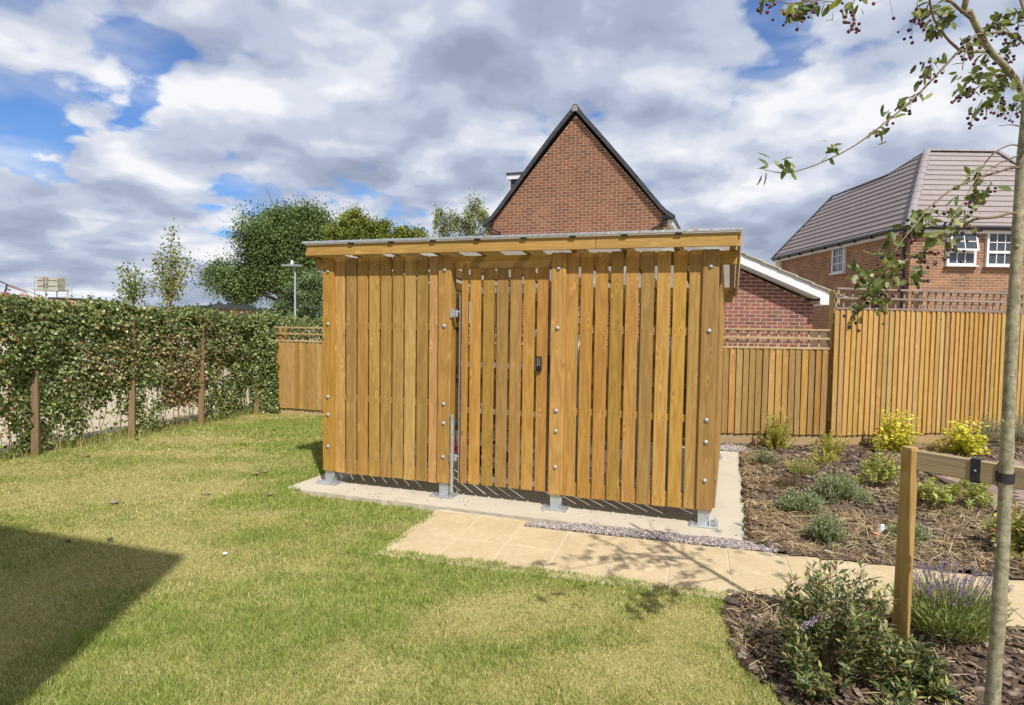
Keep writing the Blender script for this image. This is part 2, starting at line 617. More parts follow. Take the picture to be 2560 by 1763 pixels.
def m_brick(name, cols, rough=.85):
    m, t, out = new_mat(name)
    g = t.node('ShaderNodeNewGeometry')
    oi = t.node('ShaderNodeObjectInfo')
    wn = t.node('ShaderNodeTexWhiteNoise', noise_dimensions='2D')
    cb = t.node('ShaderNodeCombineXYZ')
    t.put(cb.inputs[0], t.math('MULTIPLY', g.outputs['Random Per Island'], 97.0))
    t.put(cb.inputs[1], t.math('MULTIPLY', oi.outputs['Random'], 53.0))
    t.put(wn.inputs['Vector'], cb.outputs[0])
    ramp = t.node('ShaderNodeValToRGB')
    ramp.color_ramp.interpolation = 'LINEAR'
    t.put(ramp.inputs[0], wn.outputs[0])
    e = ramp.color_ramp.elements
    e[0].position, e[0].color = 0, (*cols[0], 1)
    e[1].position, e[1].color = 1, (*cols[-1], 1)
    for i, c in enumerate(cols[1:-1]):
        e.new((i + 1) / (len(cols) - 1)).color = (*c, 1)
    tc = t.node('ShaderNodeTexCoord')
    p = t.vmath('ADD', g.outputs['Position'], (0, 0, 0))
    n = t.noise(p, 16, 5, .65)
    n2 = t.noise(p, 1.3, 3, .6)
    c = t.mix(1.0, ramp.outputs[0], t.rng(n, .3, .7, .72, 1.2), 'MULTIPLY')
    c = t.mix(1.0, c, t.rng(n2, .3, .7, .78, 1.14), 'MULTIPLY')
    principled(t, out, c, rough, 0, .25, n, .35, .006)
    return m


def m_ground(name, c1, c2, c3, s1=1.2, s2=14.0, bstr=.4, bdist=.01, rough=.92, stain=0):
    m, t, out = new_mat(name)
    g = t.node('ShaderNodeNewGeometry')
    p = g.outputs['Position']
    a = t.noise(p, s1, 5, .6, .3)
    b = t.noise(p, s2, 5, .7)
    c = t.mix(t.rng(a, .35, .65), c1, c2)
    c = t.mix(t.rng(b, .45, .75), c, c3)
    if stain:
        d_ = t.noise(p, stain, 6, .68, .6)
        c = t.mix(t.rng(d_, .52, .74, 0, .38), c, tuple(x * .62 for x in c1))
        e_ = t.noise(t.vmath('ADD', p, (5, 5, 5)), stain * 2.7, 5, .7, .4)
        c = t.mix(t.rng(e_, .56, .70, 0, .5), c, tuple(min(1, x * 1.28) for x in c3))
    principled(t, out, c, rough, 0, .2, t.math('ADD', a, b), bstr, bdist)
    return m


M = {}
M['slat'] = m_wood('treated_pine', (.455, .268, .077), (.29, .155, .038), (.14, .065, .02), 'z', .22)
M['slat_x'] = m_wood('treated_pine_beam', (.47, .31, .105), (.35, .21, .06), (.24, .13, .045), 'x', .08)
M['slat_y'] = m_wood('treated_pine_rafter', (.47, .31, .105), (.35, .21, .06), (.24, .13, .045), 'y', .08)
M['fence'] = m_wood('feather_edge_board', (.41, .25, .076), (.28, .156, .046), (.15, .065, .025), 'z', .2, .02, 1)
M['fence_tall'] = m_wood('feather_edge_board_new', (.51, .335, .115), (.37, .22, .068), (.18, .08, .03), 'z', .13, 0, 1)
M['fence_x'] = m_wood('fence_rail', (.46, .33, .165), (.34, .225, .10), (.2, .1, .05), 'x', .12, .05, .5)
M['trellis_grey'] = m_wood('weathered_trellis', (.30, .225, .185), (.20, .145, .12), (.12, .08, .06), 'x', .1, .1, .4)
M['stake'] = m_wood('round_stake', (.44, .30, .12), (.30, .19, .068), (.2, .11, .05), 'z', .05)
M['bar'] = m_wood('tie_bar', (.40, .30, .155), (.28, .20, .095), (.16, .09, .05), 'x', .05, .08)
M['post_w'] = m_wood('weathered_post', (.26, .175, .095), (.17, .112, .06), (.1, .055, .03), 'z', .1)
M['galv'] = m_plain('galvanised_steel', (.58, .61, .63), .42, .75, .5, .10, 30)
M['bolt'] = m_plain('zinc_bolt', (.38, .39, .39), .6, .5, .5, .06, 60)
M['black'] = m_plain('black_plastic', (.018, .018, .02), .4, 0, .5, .2, 40)
M['rubber'] = m_plain('black_rubber', (.025, .026, .03), .55, 0, .4, .25, 30)
M['dark_metal'] = m_plain('black_rainwater_pipe', (.016, .017, .02), .35, 0, .5, .2, 20)
M['upvc'] = m_plain('white_upvc', (.66, .67, .69), .3, 0, .5, .03, 6, .02)
M['upvc_grey'] = m_plain('pale_soffit_board', (.66, .68, .70), .35, 0, .5, .03, 6, .02)
M['cream'] = m_plain('cream_render', (.62, .52, .36), .8, 0, .3, .08, 8)
M['brick_red'] = m_brick('red_brick', [(.20, .082, .048), (.245, .105, .06), (.215, .09, .05), (.155, .083, .05), (.235, .105, .058), (.26, .12, .072)])
M['brick_dark'] = m_brick('dark_red_brick', [(.235, .088, .062), (.28, .108, .078), (.205, .082, .064), (.25, .10, .072), (.16, .078, .068), (.29, .118, .085)])
M['brick_orange'] = m_brick('orange_brick', [(.27, .14, .078), (.32, .165, .09), (.245, .125, .075), (.19, .115, .078), (.30, .16, .086), (.34, .18, .10)])
M['mortar'] = m_plain('mortar', (.56, .42, .30), .95, 0, .2, .12, 20)
M['mortar_pale'] = m_plain('pale_mortar', (.55, .46, .37), .95, 0, .2, .12, 20)
M['tile_dark'] = m_plain('slate_grey_tile', (.045, .048, .055), .6, 0, .4, .18, 8)
M['tile_brown'] = m_plain('brown_grey_tile', (.275, .235, .228), .75, 0, .3, .08, 5, .1, .004, None, .05)
M['tile_hip'] = m_plain('hip_tile', (.27, .24, .245), .75, 0, .3, .1, 9, .1, .004, None, .06)
M['tile_sand'] = m_plain('sandy_tile', (.42, .39, .29), .85, 0, .3, .2, 14, .2, .006, None, .1)
M['paving'] = m_ground('sandstone_flag', (.43, .335, .195), (.47, .375, .23), (.50, .42, .285), 3.0, 22, .12, .004, .85, 2.6)
M['joint'] = m_plain('pointing_mortar', (.56, .49, .36), .95, 0, .2, .1, 20)
M['concrete'] = m_ground('pale_concrete', (.45, .405, .32), (.48, .435, .35), (.42, .375, .29), 2.2, 60, .1, .003, .9, 1.7)
M['soil'] = m_ground('bark_mulch_soil', (.085, .058, .041), (.12, .084, .06), (.18, .13, .088), 2.5, 40, .6, .02, .95)
M['lawn'] = m_ground('lawn_thatch', (.27, .25, .085), (.34, .30, .13), (.20, .20, .055), 2.0, 60, .5, .01, .95)
M['sand'] = m_ground('dry_building_sand', (.40, .34, .25), (.34, .285, .20), (.45, .39, .29), .35, 3, .3, .03, .95)
M['grass'] = m_leaf('grass_blade', .55, .35, .2)
M['leaf'] = m_leaf('leaf', .45, .32, .4)
M['leaf_far'] = m_leaf('distant_leaf', .7, .22, .12)
M['chip'] = m_attr('bark_chip', .9, .15)
M['stone'] = m_attr('pebble', .8, .3, 60)
M['bark_grey'] = m_plain('mottled_grey_bark', (.34, .31, .21), .8, 0, .3, .32, 34, .5, .006, (.085, .085, .05))
M['bark_dark'] = m_plain('dark_bark', (.09, .07, .05), .9, 0, .2, .25, 12)
M['twig'] = m_plain('brown_twig', (.21, .155, .10), .8, 0, .2, .2, 30)
M['berry'] = m_attr('berry', .3, .5)
M['paver'] = m_brick('block_paver', [(.27, .185, .16), (.32, .22, .19), (.22, .165, .15), (.30, .21, .175), (.25, .19, .175)], .9)
M['pink'] = m_plain('pink_paint', (.70, .03, .20), .35, 0, .5, .05)
M['cyan'] = m_plain('blue_plastic', (.08, .45, .65), .4, 0, .5, .05)
M['white'] = m_plain('white_plastic', (.75, .75, .75), .4, 0, .5, .04)
M['red'] = m_plain('red_paint', (.30, .07, .06), .5, 0, .4, .1)
M['yellowbag'] = m_plain('straw_sheeting', (.42, .39, .30), .8, 0, .2, .15, 3)
M['orange_roof'] = m_plain('orange_roof', (.45, .22, .12), .8, 0, .2, .15, 3)
M['paper'] = m_plain('crumpled_paper', (.72, .73, .75), .7, 0, .3, .06, 30, .5)


def m_glass():
    m, t, out = new_mat('window_glass')
    tc = t.node('ShaderNodeTexCoord')
    n = t.noise(tc.outputs['Object'], 3, 3)
    principled(t, out, t.mix(n, (.03, .035, .04), (.08, .09, .10)), .06, 0, .8)
    return m


def m_poly():
    """twin-wall polycarbonate: lets daylight through, seen edge-on it is grey"""
    m, t, out = new_mat('polycarbonate_sheet')
    tc = t.node('ShaderNodeTexCoord')
    wv = t.node('ShaderNodeTexWave', bands_direction='X')
    t.put(wv.inputs['Vector'], tc.outputs['Object'])
    wv.inputs['Scale'].default_value = 28
    n = t.noise(tc.outputs['Object'], 5, 4)
    c = t.mix(t.math('MULTIPLY', wv.outputs[1], .25), (.80, .83, .86), (.62, .66, .70))
    b = t.node('ShaderNodeBsdfPrincipled')
    t.put(b.inputs['Base Color'], c)
    t.put(b.inputs['Roughness'], t.rng(n, .3, .7, .22, .4))
    tr = t.node('ShaderNodeBsdfTranslucent')
    t.put(tr.inputs[0], (.55, .54, .50))
    tp = t.node('ShaderNodeBsdfTransparent')
    t.put(tp.inputs[0], (.90, .89, .84))
    m1 = t.node('ShaderNodeMixShader')
    m1.inputs[0].default_value = .6
    t.l.new(tr.outputs[0], m1.inputs[1])
    t.l.new(tp.outputs[0], m1.inputs[2])
    m2 = t.node('ShaderNodeMixShader')
    m2.inputs[0].default_value = .74
    t.l.new(b.outputs[0], m2.inputs[1])
    t.l.new(m1.outputs[0], m2.inputs[2])
    t.l.new(m2.outputs[0], out.inputs[0])
    return m


M['glass'] = m_glass()
M['poly'] = m_poly()
M['blind'] = m_plain('window_blind', (.55, .60, .66), .6, 0, .3, .05, 3)

# ------------------------------------------------------------------ the setting: ground
SH = Vector((-1.692, 5.886, 0))             # foot of the shelter's first post
SA = R(-19.007)                             # how the shelter is turned
EX = Vector((math.cos(SA), math.sin(SA), 0))        # along its front
EY = Vector((-math.sin(SA), math.cos(SA), 0))       # into it


def sh(x, y, z=0.0):
    return SH + EX * x + EY * y + Vector((0, 0, z))


def sheet(name, poly, z, mat, thick=.05):
    mb = MB()
    mb.prism(poly, z - thick, z)
    return tag(mb.build(name, mat), kind='structure')


g_ = MB()
g_.add([(-900, -300, -.06), (900, -300, -.06), (900, 2500, -.06), (-900, 2500, -.06)], [(0, 1, 2, 3)])
tag(g_.build('ground', M['sand']), kind='structure')

LAWN = [(-7.4, -1.0), (-6.7, 3.4), (-5.75, 6.9), (-4.65, 10.3), (-4.3, 10.95), (-3.0, 10.1), (-.3, 9.2), (-.9, 8.6), (-1.9, 5.55), (-.55, 5.05), (-.75, 4.37),
        (-.12, 4.12), (.41, 3.92), (1.29, 3.62), (1.17, 3.40), (1.13, 3.1), (1.09, 2.8), (1.17, 2.5), (1.42, 2.1), (1.7, 1.4), (1.9, -1.0)]
sheet('lawn', LAWN, -.006, M['lawn'])
slab_c = [sh(-.28, -.28), sh(3.63, -.28), sh(3.63, 3.1), sh(-.28, 3.1)]
# the concrete pad has a ragged poured edge
edge = []
for i in range(4):
    a, b = slab_c[i], slab_c[(i + 1) % 4]
    n = int((b - a).length / .05)
    nrm = (b - a).normalized()
    nrm = Vector((nrm.y, -nrm.x, 0))
    for k in range(n):
        p = a + (b - a) * (k / n) + nrm * random.uniform(-.008, .008 if i != 1 else .03)
        edge.append((p.x, p.y))
sheet('concrete_pad', edge, 0.0, M['concrete'], .12)

# paved path: two rows of sandstone flags bedded in pointing
PO = Vector((.10, 4.74, 0))
PA = R(-16.2)
PX = Vector((math.cos(PA), math.sin(PA), 0))
PY = Vector((math.sin(PA), -math.cos(PA), 0))       # towards the lawn


def pth(u, v):
    return PO + PX * u + PY * v


pl = [pth(-.78, .86), pth(-.78, -.16), pth(-.74, -.20), pth(.03, -.135), pth(.05, 0), pth(9, 0), pth(9, .86)]
path = sheet('path', [(p.x, p.y) for p in pl], -.0035, M['joint'], .08)
flag_w = .368


def flag(u0, u1, v0, v1):
    g = .0045
    q = [pth(u0 + g, v1 - g), pth(u1 - g, v1 - g), pth(u1 - g, v0 + g), pth(u0 + g, v0 + g)]
    zj = random.uniform(-.0015, .0015)
    bm = bmesh.new()
    c = sum(q, Vector()) / 4
    lo = [bm.verts.new((p.x - c.x, p.y - c.y, -.03)) for p in q]
    hi = [bm.verts.new((p.x - c.x, p.y - c.y, zj)) for p in q]
    bm.faces.new(hi)
    for i in range(4):
        bm.faces.new((lo[i], lo[(i + 1) % 4], hi[(i + 1) % 4], hi[i]))
    bmesh.ops.recalc_face_normals(bm, faces=bm.faces)
    bmesh.ops.bevel(bm, geom=[e for e in bm.edges if e.verts[0].co.z > -.01 and e.verts[1].co.z > -.01], offset=.002, segments=1, affect='EDGES')
    me = bpy.data.meshes.new('flagstone')
    bm.to_mesh(me)
    bm.free()
    me.materials.append(M['paving'])
    ob('flagstone', me, path, (c.x, c.y, 0))


for k in range(-2, 24):
    flag(k * flag_w - .01, (k + 1) * flag_w - .01, 0, .415)
    flag(k * flag_w - .01, (k + 1) * flag_w - .01, .415, .85)
flag(-.77, -.38, -.155, 0)
flag(-.38, .02, -.135, 0)

# planting beds
BED = [(1.70, 4.40), (2.78, 7.66), (2.2, 8.3), (4.1, 8.35), (8.4, 9.2), (9.5, 6.0), (9.0, 2.2), (6.0, 3.0), (3.9, 3.62), (1.9, 4.2)]
BED2 = [(1.28, 3.62), (1.16, 3.4), (1.11, 3.1), (1.07, 2.8), (1.15, 2.5), (1.4, 2.1), (1.68, 1.4), (1.9, .4), (6, .4), (6, 2.2), (2.62, 3.19), (2.04, 3.36)]


def bed(name, poly, seed):
    xs = [p[0] for p in poly]
    ys = [p[1] for p in poly]
    st = .06
    gx, gy = np.meshgrid(np.arange(min(xs), max(xs), st), np.arange(min(ys), max(ys), st))
    z = -.012 + .05 * vnoise(gx, gy, 3.0, seed) * vnoise(gx, gy, 1.1, seed + 3) + .014 * vnoise(gx, gy, 14, seed + 5)
    nx = gx.shape[1]
    V = np.stack([gx.ravel(), gy.ravel(), z.ravel()], 1)
    i = np.arange(gx.shape[0] - 1)[:, None] * nx + np.arange(nx - 1)[None]
    F = np.stack([i, i + 1, i + nx + 1, i + nx], -1).reshape(-1, 4)
    cx = V[F].mean(1)
    F = F[inside(poly, cx[:, 0], cx[:, 1])]
    return tag(ob(name, np_mesh(name, V, F, M['soil'], None, True)), kind='structure')


def bed_z(x, y, seed):
    return -.012 + .05 * vnoise(x, y, 3.0, seed) * vnoise(x, y, 1.1, seed + 3) + .014 * vnoise(x, y, 14, seed + 5)


bed('planting_bed', BED, 1)
bed('front_planting_bed', BED2, 2)

# block paved drive beyond the bed
DR = [(4.02, 5.08), (4.36, 6.62), (4.95, 7.05), (7.4, 7.75), (8.8, 6.0), (8.0, 4.2), (5.4, 4.75)]
drive = sheet('block_paved_drive', DR, .034, M['soil'], .06)
pv = board(.196, .096, .04, M['paver'], .004)
cnt = 0
da = R(12)
for i in range(-40, 60):
    for j in range(-60, 60):
        for (ox, oy, rot) in ((0, 0, 0), (.15, .05, 1)):
            lx, ly = i * .2 + j * .1 + ox, -i * .2 + j * .1 + oy
            # 90 degree herringbone
            x = 5.2 + lx * math.cos(da) - ly * math.sin(da)
            y = 6.0 + lx * math.sin(da) + ly * math.cos(da)
            if cnt < 300 and 4.0 < x < 6.9 and inside(DR, x, y) and inside(DR, x + .08, y) and inside(DR, x - .08, y) and inside(DR, x, y - .06) and inside(DR, x, y + .06):
                ob('paver', pv, drive, (x, y, .022 + random.uniform(-.001, .001)), (0, 0, da + (math.pi / 2 if rot else 0)))
                cnt += 1

# ------------------------------------------------------------------ grass, chips, straw, gravel (nobody could count them)


def in_slab(x, y, m=0.0):
    dx, dy = x - SH.x, y - SH.y
    u = dx * EX.x + dy * EX.y
    v = dx * EY.x + dy * EY.y
    return (u > -.28 - m) & (u < 3.63 + m) & (v > -.28 - m) & (v < 3.1 + m)


def in_path(x, y, m=0.0):
    dx, dy = x - PO.x, y - PO.y
    u = dx * PX.x + dy * PX.y
    v = dx * PY.x + dy * PY.y
    return ((v > -m) & (v < .80 + m) & (u > -.76 - m)) | ((v > -.2) & (v <= 0) & (u > -.78 - m) & (u < .05))


def make_grass():
    Vs, Fs, Cs, base = [], [], [], 0
    for (y0, y1, dens, bw, bh) in ((1.9, 3.3, 26000, .0026, .028), (3.3, 4.8, 17000, .0032, .028), (4.8, 7.0, 9500, .0042, .030), (7.0, 10.6, 5200, .0058, .033)):
        xa, xb = -.88 * y1 - .3, 1.75
        N = int((xb - xa) * (y1 - y0) * dens)
        x = RNG.uniform(xa, xb, N)
        y = RNG.uniform(y0, y1, N)
        wob = .03 * (vnoise(x, y, 9, 8) - .5)
        k = inside(LAWN, x + wob, y + wob) & ~in_slab(x, y, -.015) & ~in_path(x + wob * 1.5, y + wob * 1.5, -.03) & (np.abs(x) < .87 * y + .25)
        x, y = x[k], y[k]
        N = len(x)
        # lushness: greener by the path, the pad and in soft patches; straw-coloured elsewhere
        dx, dy = x - PO.x, y - PO.y
        pv_ = dx * PY.x + dy * PY.y
        pu_ = dx * PX.x + dy * PX.y
        near_path = np.exp(-np.clip(pv_ - .80, 0, 9) / .30) * ((pu_ > -1.0) & (pv_ > .5))
        sx = dx * 0 + (x - SH.x) * EX.x + (y - SH.y) * EX.y
        sy = (x - SH.x) * EY.x + (y - SH.y) * EY.y
        dslab = np.hypot(np.clip(-.28 - sx, 0, 9), np.clip(-.28 - sy, 0, 9))
        near_slab = np.exp(-dslab / .55) * .9
        bedge = np.exp(-np.clip(1.15 - x, 0, 9) / .18) * (y < 3.5)
        back = np.clip((y - 7.2) / 2.2, 0, 1) * np.clip((x + 4.2) / 1.2, 0, 1) * .8
        lo = vnoise(x, y, .9, 1) * .5 + vnoise(x, y, 2.4, 2) * .35 + vnoise(x, y, 6.5, 3) * .25
        streak = vnoise(x * .35 + y * .2, y * 1.4 - x * .35, 2.6, 4)
        lush = np.clip((lo - .42) * 2.1 + (streak - .5) * 1.1 + np.maximum.reduce([near_path, near_slab, bedge * .9, back]) * 1.1, 0, 1)
        r = RNG.random(N)
        dry = r > (.34 + .60 * lush)
        green = pick([(.245, .285, .058), (.315, .345, .085), (.18, .225, .045), (.43, .435, .165)], N, None, .25)
        green = green * (1 - .25 * lush[:, None]) + np.array([.16, .33, .03]) * .25 * lush[:, None]
        straw = pick([(.54, .445, .215), (.64, .555, .31), (.43, .34, .15), (.49, .43, .19)], N, None, .24)
        col = np.where(dry[:, None], straw, green)
        h = bh * (.50 + .55 * lush) * RNG.uniform(.45, 1.35, N) * (.7 + .6 * vnoise(x, y, 11, 6)) * np.where(dry, .85, 1.0)
        w = bw * RNG.uniform(.75, 1.3, N)
        an = RNG.uniform(0, 2 * math.pi, N)
        ln = RNG.uniform(.15, 1.15, N) * h * np.where(dry, 1.25, 1)
        la = RNG.uniform(0, 2 * math.pi, N)
        b = np.stack([x, y, np.full(N, -.008)], 1)
        side = np.stack([np.cos(an), np.sin(an), np.zeros(N)], 1) * w[:, None] * .5
        lean = np.stack([np.cos(la) * ln, np.sin(la) * ln, np.zeros(N)], 1)
        upv = np.zeros((N, 3))
        upv[:, 2] = h
        mid = b + lean * .35 + upv * .6
        tip = b + lean + upv
        V = np.stack([b - side, b + side, mid + side * .8, mid - side * .8, tip], 1).reshape(-1, 3)
        F = (np.array([[0, 1, 2], [0, 2, 3], [3, 2, 4]])[None] + (np.arange(N) * 5)[:, None, None]).reshape(-1, 3) + base
        Vs.append(V)
        Fs.append(F)
        Cs.append(np.repeat(col, 5, 0))
        base += len(V)
    me = np_mesh('grass', np.concatenate(Vs), np.concatenate(Fs), M['grass'], np.concatenate(Cs))
    tag(ob('grass', me), 'short mown lawn grass, part green and part straw coloured', 'grass', kind='stuff')


make_grass()


def ground_pts(poly, n, x0, x1, y0, y1, far=None):
    x = RNG.uniform(x0, x1, n)
    y = RNG.uniform(y0, y1, n)
    k = inside(poly, x, y)
    return x[k], y[k]


def chips():
    P, Rt, S, Cc = [], [], [], []
    for poly, seed, box_, n, s in ((BED, 1, (1.6, 9.0, 3.5, 9.0), 30000, .030), (BED2, 2, (1.0, 3.2, 1.6, 3.7), 10500, .026)):
        x, y = ground_pts(poly, n, *box_)
        N = len(x)
        k = RNG.random(N) < np.clip(.25 + 1.1 * vnoise(x, y, 1.7, 21), 0, 1)
        x, y = x[k], y[k]
        N = len(x)
        z = bed_z(x, y, seed) + RNG.uniform(.0, .016, N)
        an = RNG.uniform(0, 2 * math.pi, N)
        yd = np.stack([np.cos(an), np.sin(an), RNG.normal(0, .25, N)], 1)
        nr = np.stack([RNG.normal(0, .35, N), RNG.normal(0, .35, N), np.ones(N)], 1)
        P.append(np.stack([x, y, z], 1))
        Rt.append(frames(yd, nr))
        L = s * RNG.uniform(.4, 1.5, N) ** 1.4 * 1.25
        S.append(np.stack([L * RNG.uniform(.25, .6, N), L, L * .25], 1))
        Cc.append(pick([(.055, .036, .027), (.085, .058, .043), (.125, .09, .066), (.19, .145, .11), (.27, .22, .17), (.07, .042, .03)], N, [.24, .24, .19, .16, .10, .07]))
    tv = [(-.5, -.5, 0), (.5, -.5, 0), (.5, .5, 0), (-.5, .5, 0), (-.42, -.45, .5), (.42, -.4, .4), (.4, .46, .5), (-.44, .4, .35)]
    tf = [(4, 5, 6), (4, 6, 7), (0, 1, 5), (0, 5, 4), (1, 2, 6), (1, 6, 5), (2, 3, 7), (2, 7, 6), (3, 0, 4), (3, 4, 7)]
    me = scatter('bark_chips', tv, tf, np.concatenate(P), np.concatenate(Rt), np.concatenate(S), np.concatenate(Cc), M['chip'])
    tag(ob('bark_chips', me), 'dark brown bark chips spread over the planting beds', 'bark mulch', kind='stuff')


def straw():
    P, Rt, S, Cc = [], [], [], []
    # dried grass lies in drifts, thickest beside the pad and the path
    for poly, seed, box_, n, L0 in ((BED, 1, (1.6, 8.0, 3.5, 8.6), 42000, .10), (BED2, 2, (1.0, 3.2, 1.6, 3.7), 9000, .075)):
        x, y = ground_pts(poly, n, *box_)
        dn = vnoise(x, y, 1.6, 31) * .8 + vnoise(x, y, 4.5, 32) * .5
        dn = dn + .35 * np.exp(-np.abs((x - 1.75) * .95 - (y - 4.4) * .32) / .5) + .25 * np.exp(-np.abs(y - (4.3 - .29 * (x - 1.6))) / .35)
        k = RNG.random(len(x)) < np.clip((dn - .68) * 3.0, 0.025, 1)
        x, y = x[k], y[k]
        N = len(x)
        z = bed_z(x, y, seed) + RNG.uniform(.008, .04, N)
        an = RNG.uniform(0, 2 * math.pi, N)
        P.append(np.stack([x, y, z], 1))
        Rt.append(frames(np.stack([np.cos(an), np.sin(an), RNG.normal(.05, .28, N)], 1), np.stack([RNG.normal(0, .4, N), RNG.normal(0, .4, N), np.ones(N)], 1)))
        L = L0 * RNG.uniform(.4, 1.6, N)
        S.append(np.stack([np.full(N, .0036) * RNG.uniform(.6, 1.4, N), L, L], 1))
        Cc.append(pick([(.54, .43, .25), (.45, .34, .18), (.62, .52, .33), (.34, .24, .13)], N))
    tv = [(-.5, -.5, 0), (.5, -.5, 0), (.5, 0, .06), (-.5, 0, .06), (.3, .5, 0), (-.3, .5, 0)]
    tf = [(0, 1, 2), (0, 2, 3), (3, 2, 4), (3, 4, 5)]
    me = scatter('dry_straw', tv, tf, np.concatenate(P), np.concatenate(Rt), np.concatenate(S), np.concatenate(Cc), M['grass'])
    tag(ob('dry_straw', me), 'pale dried grass lying in drifts over the bark', 'dried grass', kind='stuff')


def gravel():
    P, S, Cc = [], [], []
    gs = []
    n = 5200
    u = RNG.uniform(.02, 1.80, n)
    v0 = -.02 - .145 * np.clip((u + .1) / .5, 0, 1) - .03 * (vnoise(u, u, 4, 7) - .5)
    v = RNG.uniform(0, 1, n) * v0
    q = np.array([tuple(pth(a, b)) for a, b in zip(u, v)])
    gs.append((q, .0085, 1.0))
    n = 2600
    a = RNG.uniform(2.62, 3.05, n)
    b = RNG.uniform(7.62, 8.05, n)
    k = (b > 7.70 - .32 * (a - 2.7)) & (b < 8.1)
    gs.append((np.stack([a[k] - .12, b[k], np.zeros(k.sum())], 1), .011, 1.0))
    # strays on the pad and the path
    n = 60
    t_ = RNG.uniform(.3, 3.6, n)
    w_ = RNG.uniform(-.27, .12, n)
    gs.append((np.array([tuple(sh(a, b)) for a, b in zip(t_, w_)]), .0075, 0))
    for q, s, layer in gs:
        N = len(q)
        q = q.copy()
        q[:, 2] = RNG.uniform(-.002, .016, N) if layer else .003
        P.append(q)
        S.append(np.stack([s * RNG.uniform(.7, 1.6, N), s * RNG.uniform(.6, 1.1, N), s * RNG.uniform(.45, .85, N)], 1))
        Cc.append(pick([(.35, .30, .285), (.27, .235, .23), (.43, .385, .37), (.22, .205, .21), (.34, .27, .235)], N))
    P, S, Cc = map(np.concatenate, (P, S, Cc))
    an = RNG.uniform(0, 6.28, len(P))
    Rt = frames(np.stack([np.cos(an), np.sin(an), RNG.normal(0, .2, len(P))], 1), np.tile((0., 0, 1), (len(P), 1)))
    jag = ICO_V * RNG.uniform(.85, 1.12, (12, 1))
    me = scatter('gravel', jag, ICO_F, P, Rt, S, Cc, M['stone'], True)
    tag(ob('gravel', me), 'pinkish grey pea gravel between path and concrete pad', 'gravel', kind='stuff')


chips()
straw()
gravel()

# scraps of cut turf and dark clods lying on the lawn
clod = MB()
cv = [tuple(Vector(p) * (1 + .25 * math.sin(i * 2.3))) for i, p in enumerate(ICO_V)]
clod.add(cv, ICO_F)
M['straw_clod'] = m_plain('pale_turf_scrap', (.34, .28, .17), .95, 0, .2, .3, 30, .6, .01)
CL = [(310, 997, .035, 1, 'dark soil clod on the lawn below the second hedge post'), (198, 1036, .03, 1, 'dark soil clod on the lawn right of the nearest hedge post'),
      (620, 975, .035, 1, 'dark soil clod on the lawn in front of the low fence'), (155, 1230, .022, 1, 'dark clod at the upper edge of the lawn shadow, left one'),
      (250, 1225, .026, 1, 'dark clod at the upper edge of the lawn shadow, right one'), (580, 1075, .05, 0, 'pale turf scrap left of the shelter, larger of a pair'),
      (600, 1070, .04, 0, 'pale turf scrap left of the shelter, smaller of a pair'), (465, 1120, .045, 0, 'pale turf scrap in the middle of the open lawn'),
      (612, 1122, .04, 0, 'pale turf scrap left of the concrete pad corner'), (260, 1140, .05, 0, 'pale turf scrap between hedge and lawn shadow'), (510, 1258, .016, 2, 'small white pebble lying on the open lawn')]
for i, (px, py, s, dk, lb) in enumerate(CL):
    v = ray(px, py)
    p = Vector((0, 0, CAM_H)) + v * (-CAM_H / v.z)
    me = clod.mesh('turf_clod', {0: M['straw_clod'], 1: M['bark_dark'], 2: M['paper']}[dk])
    o = ob(('turf_scrap', 'soil_clod', 'pebble')[dk], me, None, (p.x, p.y, .014), (0, 0, i))
    o.scale = (s, s * .7, s * (.35 if dk != 2 else .6))
    tag(o, lb, ('turf scrap', 'clod', 'pebble')[dk], 'clods and scraps lying on the lawn')


def rough_grass():
    """uncut grass and straw standing along the foot of the hedge"""
    n = 9000
    f = RNG.uniform(0, 1, n)
    yy = 4.6 + 5.9 * f
    xx = np.interp(yy, [4.35, 6.97, 8.06, 9.05, 10.25, 10.7], [-6.05, -5.30, -4.88, -4.51, -4.22, -4.08]) + RNG.normal(-.05, .13, n)
    k = RNG.random(n) < np.clip(.25 + 1.1 * vnoise(xx, yy, 2.2, 41), 0, 1)
    xx, yy = xx[k], yy[k]
    n = len(xx)
    h = RNG.uniform(.04, .17, n) * (.4 + vnoise(xx, yy, 1.4, 42))
    la = RNG.uniform(0, 6.28, n)
    tip = np.stack([np.cos(la) * h * .5, np.sin(la) * h * .5, h], 1)
    w = RNG.uniform(.003, .006, n)
    an = RNG.uniform(0, 6.28, n)
    sd = np.stack([np.cos(an), np.sin(an), np.zeros(n)], 1) * w[:, None] * .5
    b = np.stack([xx, yy, np.full(n, -.01)], 1)
    mid = b + tip * (.3, .3, .6)
    V = np.stack([b - sd, b + sd, mid + sd * .8, mid - sd * .8, b + tip], 1).reshape(-1, 3)
    F = (np.array([[0, 1, 2], [0, 2, 3], [3, 2, 4]])[None] + (np.arange(n) * 5)[:, None, None]).reshape(-1, 3)
    col = pick([(.22, .29, .06), (.30, .34, .09), (.50, .42, .20), (.42, .33, .16)], n)
    tag(ob('rough_grass', np_mesh('rough_grass', V, F, M['grass'], np.repeat(col, 5, 0))), 'uncut grass and straw along the foot of the ivy hedge', 'grass', kind='stuff')


rough_grass()

